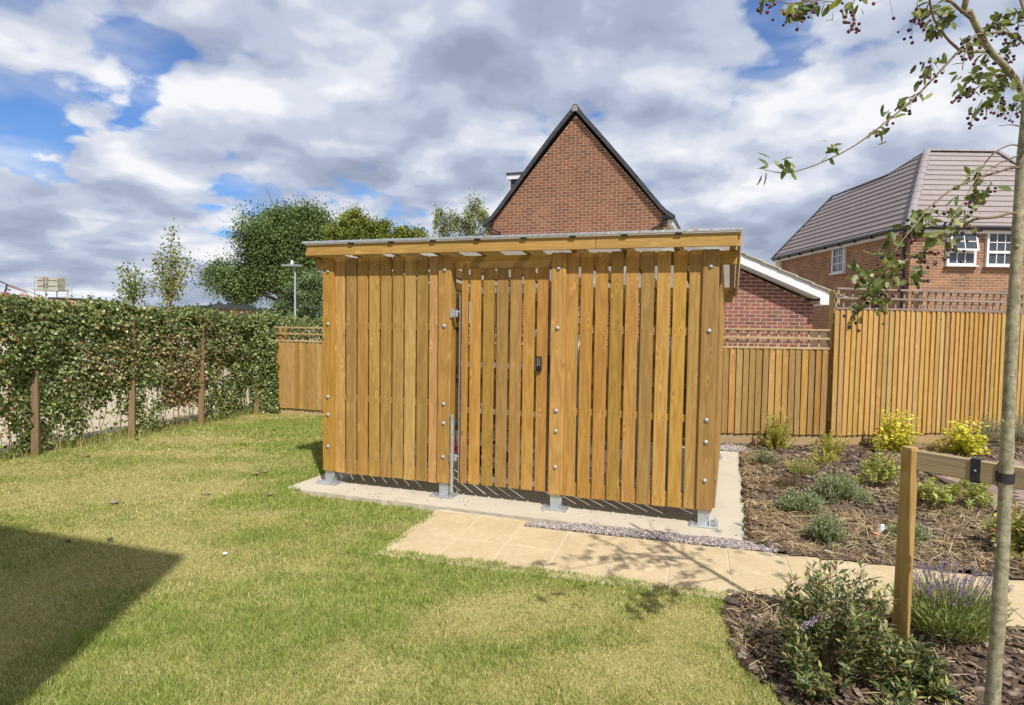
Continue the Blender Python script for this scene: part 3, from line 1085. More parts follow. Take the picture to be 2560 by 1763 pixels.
# ------------------------------------------------------------------ timber shelter
def shelter():
    root = empty('timber_shelter', tuple(SH), SA, 'slatted timber cycle shelter with sloping translucent roof on galvanised feet', 'shelter')
    PT = (-.016, 1.165, 2.178, 3.356)          # post centres along the front
    PW = .120
    zt, zb = 2.105, .119
    DEP = 2.62                                   # back posts
    slope = -.089

    def zr(y):                                   # underside of the rafters
        return 2.113 + slope * (y - .05)

    def put(name, me, loc, rot=(0, 0, 0), parent=root):
        return ob(name, me, parent, loc, rot)

    bolt_me = MB().dome((0, 0, 0), .0148, .014, (0, -1, 0), 12, 4)
    wash = MB().tube([(0, .001, 0), (0, -.003, 0)], .0185, 12)
    bolt_me.add(wash.v, wash.f)
    bolt_me = bolt_me.mesh('bolt', M['bolt'], True)
    small_bolt = MB().tube([(0, 0, 0), (0, 0, .012)], .011, 6).tube([(0, 0, .012), (0, 0, .026)], .006, 6).mesh('anchor_bolt', M['bolt'])
    plate_me = board(.212, .19, .012, M['galv'], .002)

    def foot(x, y, flip=1):
        f = put('foot_plate', plate_me, (x, y, .007))
        st = MB()
        st.span((-.043, -.030, .006), (.043, .055, .1185 - .007))
        # side gusset
        st.prism([(-.06, .006), (.06, .006), (.03, .108), (-.01, .108)], .0432, .0492, 'x')
        st.build('stirrup', M['galv'], f)
        for sx in (-.085, .085):
            for sy in (-.075, .075):
                ob('anchor_bolt', small_bolt, f, (sx, sy, .006))

    zb_list = (1.975, 1.492, .815, .647, .351)
    for i, x in enumerate(PT):
        p = put('post', board(PW, .12, zt - zb, M['slat'], .006), (x, .06, (zt + zb) / 2))
        foot(x, .05)
        for z in zb_list:
            put('bolt', bolt_me, (x, -.0005, z), (0, 0, 0))
    for x in PT:
        hz = zr(DEP) - .02
        put('post', board(PW, .12, hz - zb, M['slat'], .006), (x, DEP, (hz + zb) / 2))
        foot(x, DEP)
        for z in (1.49, .81, .35):
            put('bolt', bolt_me, (x, DEP + .0605, z), (0, 0, math.pi))
    # beams along front and back, rafters, fascias
    put('header_beam', board(3.77, .045, .105, M['slat_x']), (1.655, .1445, 2.054))
    put('header_beam', board(3.73, .045, .105, M['slat_x']), (1.655, DEP - .083, zr(DEP - .08) - .054))
    put('door_lintel', board(.888, .045, .06, M['slat_x']), (1.6715, .098, 2.02))
    ln = math.hypot(2.82, 2.82 * slope)
    ang = math.atan(slope)
    rx = [-.135 + i * .4045 for i in range(10)]
    for i, x in enumerate(rx):
        put('rafter', board(.045, ln, .095, M['slat_y']), (x if i else -.158, -.058 + 1.41, zr(-.058 + 1.41) + .0485), (ang, 0, 0))
    put('fascia_board', board(2.675, .025, .098, M['slat_x'], .002), (-.182 + 1.3375, -.0735, 2.166))
    put('fascia_board', board(1.042, .025, .098, M['slat_x'], .002), (2.497 + .521, -.0735, 2.166))
    for x in (-.1945, 3.5505):
        put('verge_board', board(.022, ln + .02, .11, M['slat_y'], .002), (x, 1.352, zr(1.352) + .045), (ang, 0, 0))
    put('fascia_board', board(3.72, .025, .10, M['slat_x'], .002), (1.678, 2.79, zr(2.79) + .05))
    # translucent roof panels with an aluminium front trim and clips
    wid = 3.80 / 5
    for i in range(5):
        put('roof_panel', board(wid - .006, 2.96, .016, M['poly'], 0), (-.222 + wid * (i + .5), 1.385, zr(1.385) + .1045), (ang, 0, 0))
    put('roof_trim', board(3.80, .012, .021, M['galv'], .002), (1.678, -.1015, zr(-.1015) + .107), (ang, 0, 0))
    clip = board(.05, .03, .012, M['black'], .002)
    for x in rx[1:-1]:
        put('roof_clip', clip, (x + .02, -.092, zr(-.092) + .089))
        put('roof_clip', clip, (x + .02, 2.81, zr(2.81) + .089))

    # front slats, each nailed to three rails
    nail = MB().dome((0, 0, 0), .0035, .0018, (0, -1, 0), 6, 2).mesh('nail', M['black'])

    def slat_run(xs, w, y, z0, z1, rail_zs, rails=True, rail_y=.032, rough_top=False, nails=True):
        for x in xs:
            dz = random.uniform(-.004, .004)
            s = put('slat', board(w, .02, z1 - z0, M['slat'], .003), (x, y, (z0 + z1) / 2 + dz), (0, random.uniform(-.0012, .0012), 0))
            if nails:
                for z in rail_zs:
                    for sx in (-.026, .028):
                        ob('nail', nail, s, (sx + random.uniform(-.006, .006), -.0101, z - (z0 + z1) / 2 - dz + random.uniform(-.012, .012)))

    fr = (2.045, 1.484, .816, .165)
    slat_run([.0945 + .1209 * i for i in range(9)], .1025, .034, .108, 2.103, fr)
    slat_run([2.287 + .1205 * i for i in range(9)], .099, .034, .112, 2.103, fr)
    for x0, x1 in ((.046, 1.103), (2.240, 3.294)):
        for z in fr[1:3]:
            put('rail', board(x1 - x0, .04, .058, M['slat_x']), ((x0 + x1) / 2, .0645, z - .003))
        put('rail', board(x1 - x0, .04, .12, M['slat_x']), ((x0 + x1) / 2, .0645, .17))
    # back slats
    slat_run([.09 + .1213 * i for i in range(27)], .0965, DEP + .072, .115, zr(DEP) - .03, (), nails=False)
    for z in (1.48, .81, .17):
        put('rail', board(3.25, .04, .058, M['slat_x']), (1.67, DEP + .0415 - .021 + .02, z))
    # side slats
    for x, s in ((-.0805, 1), (3.4205, -1)):
        for i in range(20):
            y = .172 + i * .1215
            z1 = zr(y) - .012
            o = put('slat', board(.02, .0965, round(z1 - .115, 2), M['slat'], .003), (x - s * .004, y, (z1 + .115) / 2))
        for z in (1.48, .81, .17):
            put('rail', board(.04, 2.38, .058, M['slat_y']), (x + s * .038, 1.31, z))

    # the door, hung on the second post
    door = ob('door', MB().span((-.004, -.004, 0), (.004, .004, .001)).mesh('door', M['galv']), root, (1.30, .074, .118))
    bpy.data.objects.remove(door)
    fm = MB()
    H = 1.87
    for z in (.03, .62, 1.02, 1.66):
        fm.span((.0, .0, z), (.79, .03, z + .045))
    fm.span((-.012, -.026, .0), (-.006, .03, H - .21))
    fm.span((0, .0, .0755), (.03, .03, .6195)).span((.76, .0, .0755), (.79, .03, .6195)).span((0, 0, .6655), (.03, .03, 1.0195)).span((.76, 0, .6655), (.79, .03, 1.0195))
    fm.span((0, 0, 1.0655), (.03, .03, 1.6595)).span((.76, 0, 1.0655), (.79, .03, 1.6595))
    door = fm.build('door', M['galv'], root, (1.30, .0705, .122))
    ed = [(1.306, 1.364), (1.385, 1.482), (1.506, 1.604), (1.631, 1.729), (1.751, 1.848), (1.868, 1.963), (1.987, 2.085)]
    for a, b in ed:
        w = .0985 if b - a > .07 else .058
        s = ob('slat', board(w, .02, 1.868, M['slat'], .003), door, ((a + b) / 2 - 1.30, -.0105, .934))
    kp = ob('keypad', board(.044, .022, .122, M['black'], .003), door, (2.013 - 1.30, -.0325, 1.195 - .122))
    btn = board(.0085, .004, .006, M['bolt'], .001)
    for r_ in range(7):
        for c_ in range(2):
            b_ = ob('button', btn, kp, (-.008 + c_ * .016, -.0125, .042 - r_ * .0095))
    MB().tube([(0, -.011, -.042), (0, -.024, -.042)], .011, 12).build('lock_knob', M['dark_metal'], kp)
    ob('lock_case', board(.012, .07, .15, M['black'], .002), door, (2.094 - 1.30, .025, 1.07))
    # hinges and drop bolt
    for z in (1.605, .352):
        h = MB()
        h.span((1.2265, -.010, z - .04), (1.2325, .07, z + .04))
        h.span((1.2325, .0, z - .035), (1.262, .006, z + .035))
        h.tube([(1.275, .02, z - .03), (1.275, .02, z + .03)], .011, 10)
        h.tube([(1.24, .02, z + .012), (1.30, .02, z + .012)], .008, 8)
        h.span((1.262, .004, z - .02), (1.276, .02, z + .0))
        h.build('hinge', M['galv'], root)
    MB().tube([(1.250, -.004, .055), (1.250, -.004, .73)], .0155, 12).build('drop_bolt', M['galv'], root)
    return root


shelter()


def cycle_rack(x, y, n):
    r = empty('cycle_rack', tuple(sh(x, y)), SA, n, 'cycle rack', 'cycle racks inside the shelter')
    pts = [(0, -.28, .01)] + [(0, -.28, 1.18)]
    for k in range(1, 8):
        a = math.pi * k / 8
        pts.append((0, -.28 * math.cos(a), 1.18 + .28 * math.sin(a)))
    pts += [(0, .28, 1.18), (0, .28, .01)]
    MB().tube(pts, .024, 10).build('hoop', M['galv'], r, smooth=True)
    for yy in (-.28, .28):
        MB().span((-.06, yy - .06, .001), (.06, yy + .06, .009)).build('base_plate', M['galv'], r)


for i, x in enumerate((1.62, 2.12, 2.62, 3.02)):
    cycle_rack(x, 1.35 - .1 * i, 'galvanised hoop rack inside the shelter, %s from the right end post' % ('fourth', 'third', 'second', 'nearest')[i])


def child_bike():
    r = empty('child_bicycle', tuple(sh(.98, .95)), SA + R(8), 'small pink child bicycle parked inside the shelter behind the slats', 'bicycle')
    for i, x in enumerate((-.28, .28)):
        w = MB()
        n, mth = 22, 6
        for a in range(n):
            for b in range(mth):
                t1, t2 = 2 * math.pi * a / n, 2 * math.pi * b / mth
                rr = .145 + .02 * math.cos(t2)
                w.v.append((rr * math.cos(t1), .02 * math.sin(t2), rr * math.sin(t1)))
        for a in range(n):
            for b in range(mth):
                w.f.append((a * mth + b, ((a + 1) % n) * mth + b, ((a + 1) % n) * mth + (b + 1) % mth, a * mth + (b + 1) % mth))
        wo = w.build('wheel', M['rubber'], r, (x, 0, .166), smooth=True)
        s = MB()
        for k in range(10):
            a = k * math.pi / 5
            s.tube([(0, 0, 0), (.128 * math.cos(a), 0, .128 * math.sin(a))], .002, 4)
        s.tube([(0, -.03, 0), (0, .03, 0)], .014, 8)
        s.build('spokes', M['pink'], wo)
    f = MB()
    f.tube([(-.28, 0, .166), (-.10, 0, .20), (.17, 0, .46)], .017, 8).tube([(-.10, 0, .20), (-.15, 0, .47)], .016, 8)
    f.tube([(.28, 0, .166), (.18, 0, .44), (.15, 0, .62)], .015, 8).tube([(-.28, 0, .166), (-.14, 0, .42)], .01, 6)
    f.build('frame', M['pink'], r, smooth=True)
    MB().tube([(.10, -.20, .68), (.15, -.08, .62), (.15, .08, .62), (.10, .20, .68)], .011, 8).build('handlebar', M['white'], r, smooth=True)
    for s in (-1, 1):
        MB().tube([(.10, s * .19, .68), (.06, s * .27, .70)], .018, 8).build('grip', M['pink'], r)
    MB().prism([(-.27, -.03), (-.27, .03), (-.20, .07), (-.12, .05), (-.04, .02), (-.04, -.02), (-.12, -.05), (-.20, -.07)][::-1], .47, .51).build('saddle', M['cyan'], r)
    MB().prism([(-.27, .13), (-.08, .16), (-.06, .22), (-.10, .25), (-.27, .20)], .03, .045, 'y').build('chain_guard', M['cyan'], r)


child_bike()

# ------------------------------------------------------------------ fences


def fence(p0, p1, ztop_b, ztop, label, mat_b, mat_t, pitch=.082, gravel=True, left_post=True, z_low=.15):
    p0, p1 = Vector((*p0, 0)), Vector((*p1, 0))
    d = p1 - p0
    L = d.length
    r = empty('fence_panel', tuple(p0), math.atan2(d.y, d.x), label, 'fence', 'panel fences round the garden')
    n = round(L / pitch)
    pw = L / n
    # feather-edge board: one edge thick, one thin, each lapping the last
    hb = ztop_b - z_low
    key = ('feather', round(pw, 3), round(hb, 3), mat_b.name)
    if key not in _bcache:
        w = pw * 1.22
        mb = MB()
        mb.prism([(-w / 2, -.030), (w / 2, -.006), (w / 2, .001), (-w / 2, -.012)], -hb / 2, hb / 2, 'z')
        _bcache[key] = mb.mesh('feather_board', mat_b)
    for i in range(n):
        ob('board', _bcache[key], r, ((i + .5) * pw + random.uniform(-.005, .005), -.002 - .004 * random.random(), z_low + hb / 2 + random.uniform(-.004, .004)), (random.uniform(-.004, .004), random.uniform(-.006, .006), random.uniform(-.03, .03)))
    for z in (.35, (ztop_b + z_low) / 2, ztop_b - .15):
        ob('back_rail', board(L, .04, .05, M['fence_x']), r, (L / 2, .028, z))
    if gravel:
        ob('gravel_board', board(L, .03, z_low + .03, M['fence_x']), r, (L / 2, .012, z_low / 2 - .018))
    # trellis: rails with short uprights between
    h = ztop - ztop_b
    for z in (ztop_b + .016, (ztop + ztop_b) / 2 + .008, ztop - .012):
        ob('trellis_rail', board(L, .026, .026, mat_t), r, (L / 2, -.020, z))
    m = round(L / .126)
    for i in range(m + 1):
        ob('trellis_upright', board(.026, .016, h - .01, mat_t), r, (min(max(i * L / m, .02), L - .02), .0095, (ztop + ztop_b) / 2 + .006))
    ob('fence_post', board(.085, .085, ztop - .03, M['fence'] if mat_t is not M['trellis_grey'] else mat_b, .004), r, (.06, .0925, ztop / 2 - .015))
    return r


FA = Vector((-3.80, 10.22))
FB = Vector((2.62, 8.12))
names = ['low fence panel with trellis top between ivy hedge and shelter', 'low fence panel behind the left half of the shelter, seen through slats',
         'low fence panel behind the middle of the shelter, seen through slats', 'low fence panel behind the right end of the shelter']
for i in range(4):
    a, b = FA.lerp(FB, i / 4), FA.lerp(FB, (i + 1) / 4)
    t0, t1 = (1.16 + .085 * i / 4, 1.40 + .10 * i / 4)
    fence(a, b, t0, t1, names[i], M['fence'], M['fence_x'], z_low=.10)
fence((2.62, 8.12), (4.03, 8.08), 1.235, 1.495, 'low fence panel with trellis top between shelter and tall fence', M['fence'], M['fence_x'])
fence((4.05, 8.02), (5.30, 8.28), 1.745, 2.02, 'tall fence panel with grey trellis, next to the low fence', M['fence_tall'], M['trellis_grey'])
fence((5.30, 8.28), (6.85, 8.70), 1.745, 2.02, 'tall fence panel with grey trellis, behind the young tree trunk', M['fence_tall'], M['trellis_grey'])
fence((6.85, 8.70), (8.40, 9.12), 1.745, 2.02, 'tall fence panel with grey trellis, rightmost at the picture edge', M['fence_tall'], M['trellis_grey'])

# ------------------------------------------------------------------ buildings


def brick_face(parent, origin, ux, rows, mat, z0, zmax, limit=300, proud=.005, course=.075, bl=.225, cam_pref=None, tex=.065):
    """lay bricks on a wall face. rows(z) -> list of (u0, u1) spans at height z; ux = unit vector along the wall"""
    ux = Vector(ux)
    nrm = Vector((ux.y, -ux.x, 0))               # outward
    full, odd = [], []
    k = 0
    z = z0
    while z < zmax:
        for (a, b) in rows(z + course / 2):
            off = (bl / 2 if k % 2 else 0)
            u = math.floor((a - off) / bl) * bl + off
            while u < b:
                u0, u1 = max(u + .007, a), min(u + bl - .007, b)
                if u1 - u0 > .03:
                    (full if u1 - u0 > bl - .015 else odd).append(((u0 + u1) / 2, u1 - u0, z + course / 2))
                u += bl
        k += 1
        z += course
    hb = course - .0145
    rz = math.atan2(ux.y, ux.x)
    Mx = Matrix.Rotation(rz, 3, 'Z')
    if cam_pref is not None:
        full.sort(key=cam_pref)
    o3 = Vector((*origin, 0))
    me = board(bl - .014, .03, hb, mat, 0)
    for (u, w, zc) in full[:limit]:
        c = o3 + ux * u + nrm * (proud - .015)
        ob('brick', me, parent, (c.x, c.y, zc), (0, 0, rz))
    mb = MB()
    for (u, w, zc) in full[limit:] + odd:
        c = o3 + ux * u + nrm * (proud - .015)
        mb.box((c.x, c.y, zc), (w, .03, hb), Mx)
    if mb.v:
        me = bpy.data.meshes.new('brickwork')
        me.from_pydata(mb.v, [], mb.f)
        me.materials.append(mat)
        tag(ob('brickwork', me, parent), kind='stuff')


def gable_house():
    O = Vector((1.59, 17.04))
    ux = EX
    root = empty('gable_house', (O.x, O.y, 0), SA, 'red brick house with a steep dark tiled gable behind the shelter', 'house')
    DEPTH = 7.5
    # wall outline in (u, z)
    prof = [(-2.42, -.05), (2.42, -.05), (2.42, 4.2), (2.22, 4.38), (0, 6.97), (-2.20, 4.38), (-2.42, 4.2)]
    MB().prism(prof[::-1], 0.0, DEPTH, 'y').build('wall', M['mortar'], root)
    def rows(z):
        if z < 4.2:
            return [(-2.42, 2.42)]
        if z < 4.38:
            k = (z - 4.2) / .18
            return [(-2.42 + .22 * k, 2.42 - .20 * k)]
        w = 2.21 * (6.97 - z) / (6.97 - 4.38)
        return [(-w, w)] if w > .1 else []
    brick_face(root, (0, 0), (1, 0, 0), rows, M['brick_red'], 3.2, 6.9, 300, cam_pref=lambda b: (abs(b[2] - 4.9), b[0]))
    brick_face(root, (0, 0), (1, 0, 0), lambda z: [(-2.42, 2.42)], M['brick_red'], 0.05, 3.2, 0)
    # roof: two steep slopes flaring at the eaves
    left = [(-.02, 7.19), (-.58, 6.56), (-1.18, 5.82), (-1.66, 5.21), (-2.13, 4.62), (-2.32, 4.40), (-2.55, 4.25)]
    right = [(.02, 7.19), (.66, 6.46), (1.49, 5.48), (2.14, 4.68), (2.36, 4.42), (2.60, 4.25)]
    def sub(line, n):
        seg = [math.dist(line[i], line[i + 1]) for i in range(len(line) - 1)]
        tot = sum(seg)
        out = []
        for k in range(n + 1):
            s = tot * k / n
            i = 0
            while i < len(seg) - 1 and s > seg[i]:
                s -= seg[i]
                i += 1
            f = min(1, s / seg[i])
            out.append(tuple(line[i][j] + (line[i + 1][j] - line[i][j]) * f for j in (0, 1)))
        return out
    roof = MB()
    for line, sgn in ((left, -1), (right, 1)):
        for (a, b) in zip(line[:-1], line[1:]):
            d = Vector((b[0] - a[0], b[1] - a[1])).normalized()
            nn = Vector((-d.y, d.x)) * (1 if sgn < 0 else -1)
            if nn.y > 0:
                nn = -nn
            q = [(a[0], a[1] - .035), (b[0], b[1] - .035), (b[0] + nn.x * .05, b[1] - .035 + nn.y * .05), (a[0] + nn.x * .05, a[1] - .035 + nn.y * .05)]
            roof.prism(q, .0, DEPTH, 'y')
    ro = roof.build('roof', M['tile_dark'], root)
    for line, sgn in ((left, -1), (right, 1)):
        pts = sub(line, 14)
        for i, (a, b) in enumerate(zip(pts[:-1], pts[1:])):
            d = Vector((b[0] - a[0], 0, b[1] - a[1]))
            L = d.length
            an = math.atan2(d.z, d.x)
            mb = MB().box((0, 0, 0), (L + .02, .20, .022)).box((0, -.085, -.05), (L + .015, .03, .08))
            o = mb.build('verge_tile', M['tile_dark'], ro, ((a[0] + b[0]) / 2 + sgn * .006, -.03, (a[1] + b[1]) / 2 - .012), (0, -an if sgn > 0 else math.pi - an, 0))
            if sgn < 0:
                o.rotation_euler = (0, -an + math.pi, 0)
                o.rotation_euler = (math.pi, an, 0)
                o.rotation_euler = (0, math.pi - an, math.pi) if False else (0, -(an + math.pi), 0)
    # ridge tiles and the end cap
    cap = []
    for k in range(9):
        a = math.pi * k / 8
        cap.append((.075 * math.cos(a), 7.12 + .085 * math.sin(a)))
    MB().prism(cap + [(-.075, 7.04), (.075, 7.04)], -.135, -.12, 'y').build('ridge_end_cap', M['tile_hip'], ro)
    ring = [(.095 * math.cos(math.pi * k / 8), 7.12 + .105 * math.sin(math.pi * k / 8)) for k in range(9)]
    rt_ = MB()
    inner = [(p[0] * .85, 7.12 + (p[1] - 7.12) * .85) for p in ring]
    for k in range(8):
        rt_.prism([ring[k], ring[k + 1], inner[k + 1], inner[k]], -.13, .32, 'y')
    rme = rt_.mesh('ridge_tile', M['tile_dark'])
    for j in range(int(DEPTH / .46)):
        ob('ridge_tile', rme, ro, (0, j * .455, 0))
    # brick corbels under the verge on the right, gutters, downpipes
    for sgn, x0, pipe in ((-1, -2.40, [(-2.30, -.075, 4.20), (-2.30, -.075, 4.06), (-2.08, -.06, 3.97), (-2.08, -.06, .1)]), (1, 2.45, [(2.36, -.075, 4.20), (2.36, -.075, 4.06), (2.04, -.06, 3.90), (2.04, -.06, .1)])):
        MB().span((x0 - .14, -.12, 4.17), (x0 + .14, -.02, 4.25)).build('eaves_box', M['dark_metal'], root)
        MB().tube([(x0 + sgn * .1, -.1, 4.2), (x0 + sgn * .1, DEPTH, 4.2)], .06, 8).build('gutter', M['dark_metal'], root)
        MB().tube(pipe, .034, 10).build('downpipe', M['dark_metal'], root)
    MB().span((2.43, .02, 4.02), (2.56, DEPTH, 4.16)).build('soffit', M['upvc'], root)
    # dormer on the left slope
    d = MB().span((-1.98, .55, 4.9), (-1.1, 1.9, 5.52))
    do = d.build('dormer', M['tile_dark'], root)
    MB().span((-2.07, .47, 5.521), (-.9, 1.98, 5.64)).build('dormer_fascia', M['upvc'], do)
    MB().span((-2.09, .45, 5.642), (-.88, 2.0, 5.70)).build('dormer_roof', M['tile_dark'], do)


gable_house()


def garage():
    root = empty('brick_garage', (3.6, 12.99, 0), 0, 'low dark brick garage with white bargeboard behind the low fence', 'garage')
    hw, D_ = 2.52, 5.5
    sl = .408
    ez = 1.985                                   # wall top at its right end
    MB().prism([(-hw, -.05), (hw, -.05), (hw, ez), (0, ez + hw * sl + .06), (-hw, ez)][::-1], 0.0, D_, 'y').build('wall', M['mortar_pale'], root)
    def rows(z):
        if z < ez:
            return [(-hw, hw)]
        w = hw - (z - ez) / (sl + .02)
        return [(-w, w)] if w > .1 else []
    brick_face(root, (0, 0), (1, 0, 0), rows, M['brick_dark'], 0.03, 3.0, 300, cam_pref=lambda b: (0 if b[0] > .9 and b[2] > 1.1 else 1, -b[0]))
    # bargeboards, boxed ends, tiles
    an = math.atan(sl)
    for s in (-1, 1):
        bb = MB()
        for (y0, y1, dz0, dz1) in ((-.29, -.265, .0, .20),):
            bb.prism([(0, ez + hw * sl + .10 + .19), (0, ez + hw * sl + .10), (s * 2.52, ez + .10), (s * 2.52, ez - .03), (s * 2.90, ez - .03), (s * 2.90, ez + .155), ][::(-1 if s > 0 else 1)], y0, y1, 'y')
        bb.prism([(0, ez + hw * sl + .10 - .004), (0, ez + hw * sl + .10 - .022), (s * 2.50, ez + .10 - .016), (s * 2.50, ez + .10 + .002)][::(-1 if s > 0 else 1)], -.264, -.001, 'y')
        bb.span((min(s * 2.52, s * 2.88), -.264, ez - .03), (max(s * 2.52, s * 2.88), D_, ez - .012))
        bb.build('bargeboard', M['upvc_grey'], root)
        MB().tube([(s * 2.95, -.26, ez + .12), (s * 2.95, D_, ez + .12)], .055, 8).build('gutter', M['dark_metal'], root)
        n = 9
        L = 3.02 / math.cos(an)
        tl = board(L / n + .06, .33, .028, M['tile_sand'], .006)
        for k in range(n):
            u = s * (3.02 * (k + .5) / n)
            zc = ez + hw * sl + .31 - abs(u) * sl
            o = ob('verge_tile', tl, root, (u, -.17, zc + .006), (0, s * (an - .045), 0))
            mb = MB().box((0, 0, 0), (L / n + .06, D_ + .1, .026))
            if 'gtc%d' % 1 not in _bcache:
                _bcache['gtc1'] = mb.mesh('tile_course', M['tile_sand'])
            ob('tile_course', _bcache['gtc1'], root, (u, D_ / 2 + .045, zc), (0, s * (an - .045), 0))
    MB().tube([(0, -.33, ez + hw * sl + .335), (0, D_, ez + hw * sl + .335)], .09, 10).build('ridge_tile', M['tile_sand'], root)


garage()


def window(parent, c, w, h, face, cols=3, rows_=(2, 1), open_top=False, split=.6):
    """white casement; face 'front' looks to -y, 'side' to -x. c = centre of the opening"""
    rz = 0 if face == 'front' else -math.pi / 2
    fr = MB()
    t_ = .06
    fr.span((-w / 2, -.03, -h / 2), (-w / 2 + t_, .05, h / 2)).span((w / 2 - t_, -.03, -h / 2), (w / 2, .05, h / 2))
    fr.span((-w / 2 + t_, -.03, -h / 2), (w / 2 - t_, .05, -h / 2 + t_)).span((-w / 2 + t_, -.03, h / 2 - t_), (w / 2 - t_, .05, h / 2))
    win = fr.build('window', M['upvc'], parent, c, (0, 0, rz))
    MB().span((-w / 2 - .04, -.09, -h / 2 - .035), (w / 2 + .04, .04, -h / 2 - .001)).build('sill', M['upvc'], win)
    zc = [(-h / 2 + t_, h / 2 - t_)]
    if len(rows_) == 2:
        zs = h / 2 - h * split
        MB().span((-w / 2 + t_, -.028, zs - .035), (w / 2 - t_, .048, zs + .035)).build('transom', M['upvc'], win)
        zc = [(zs + .035, h / 2 - t_), (-h / 2 + t_, zs - .035)]
    for (za, zb_), nr in zip(zc, rows_):
        x0, x1 = -w / 2 + t_, w / 2 - t_
        par, oy = win, 0
        if open_top and nr == rows_[0]:
            sashf = MB()
            ww, hh = x1 - x0 + .06, zb_ - za + .06
            sashf.span((-ww / 2, -.05, -hh), (-ww / 2 + .05, -.01, 0)).span((ww / 2 - .05, -.05, -hh), (ww / 2, -.01, 0))
            sashf.span((-ww / 2 + .05, -.05, -hh), (ww / 2 - .05, -.01, -hh + .05)).span((-ww / 2 + .05, -.05, -.05), (ww / 2 - .05, -.01, 0))
            sashf.span((-.011, -.045, -hh + .05), (.011, -.015, -.05))
            sashf.span((-ww / 2 + .05, -.044, -hh / 2 - .011), (-.011, -.016, -hh / 2 + .011)).span((.011, -.044, -hh / 2 - .011), (ww / 2 - .05, -.016, -hh / 2 + .011))
            sashf.build('open_sash', M['upvc'], win, (0, -.012, zb_ + .02), (R(-13), 0, 0))
            MB().span((-ww / 2 + .045, -.033, -hh + .045), (ww / 2 - .045, -.027, -.045)).build('pane', M['glass'], win, (0, -.012, zb_ + .02), (R(-13), 0, 0))
            continue
        for i in range(cols):
            for j in range(nr):
                a = x0 + (x1 - x0) * i / cols + .011
                b = x0 + (x1 - x0) * (i + 1) / cols - .011
                c0 = za + (zb_ - za) * j / nr + .011
                c1 = za + (zb_ - za) * (j + 1) / nr - .011
                MB().span((a, .012, c0), (b, .018, c1)).build('pane', M['glass'], win)
        bars = MB()
        for i in range(1, cols):
            x = x0 + (x1 - x0) * i / cols
            bars.span((x - .0108, -.006, za), (x + .0108, .03, zb_))
        for j in range(1, nr):
            z = za + (zb_ - za) * j / nr
            bars.span((x0, -.005, z - .0108), (x1, .029, z + .0108))
        bars.build('glazing_bar', M['upvc'], win)
    return win


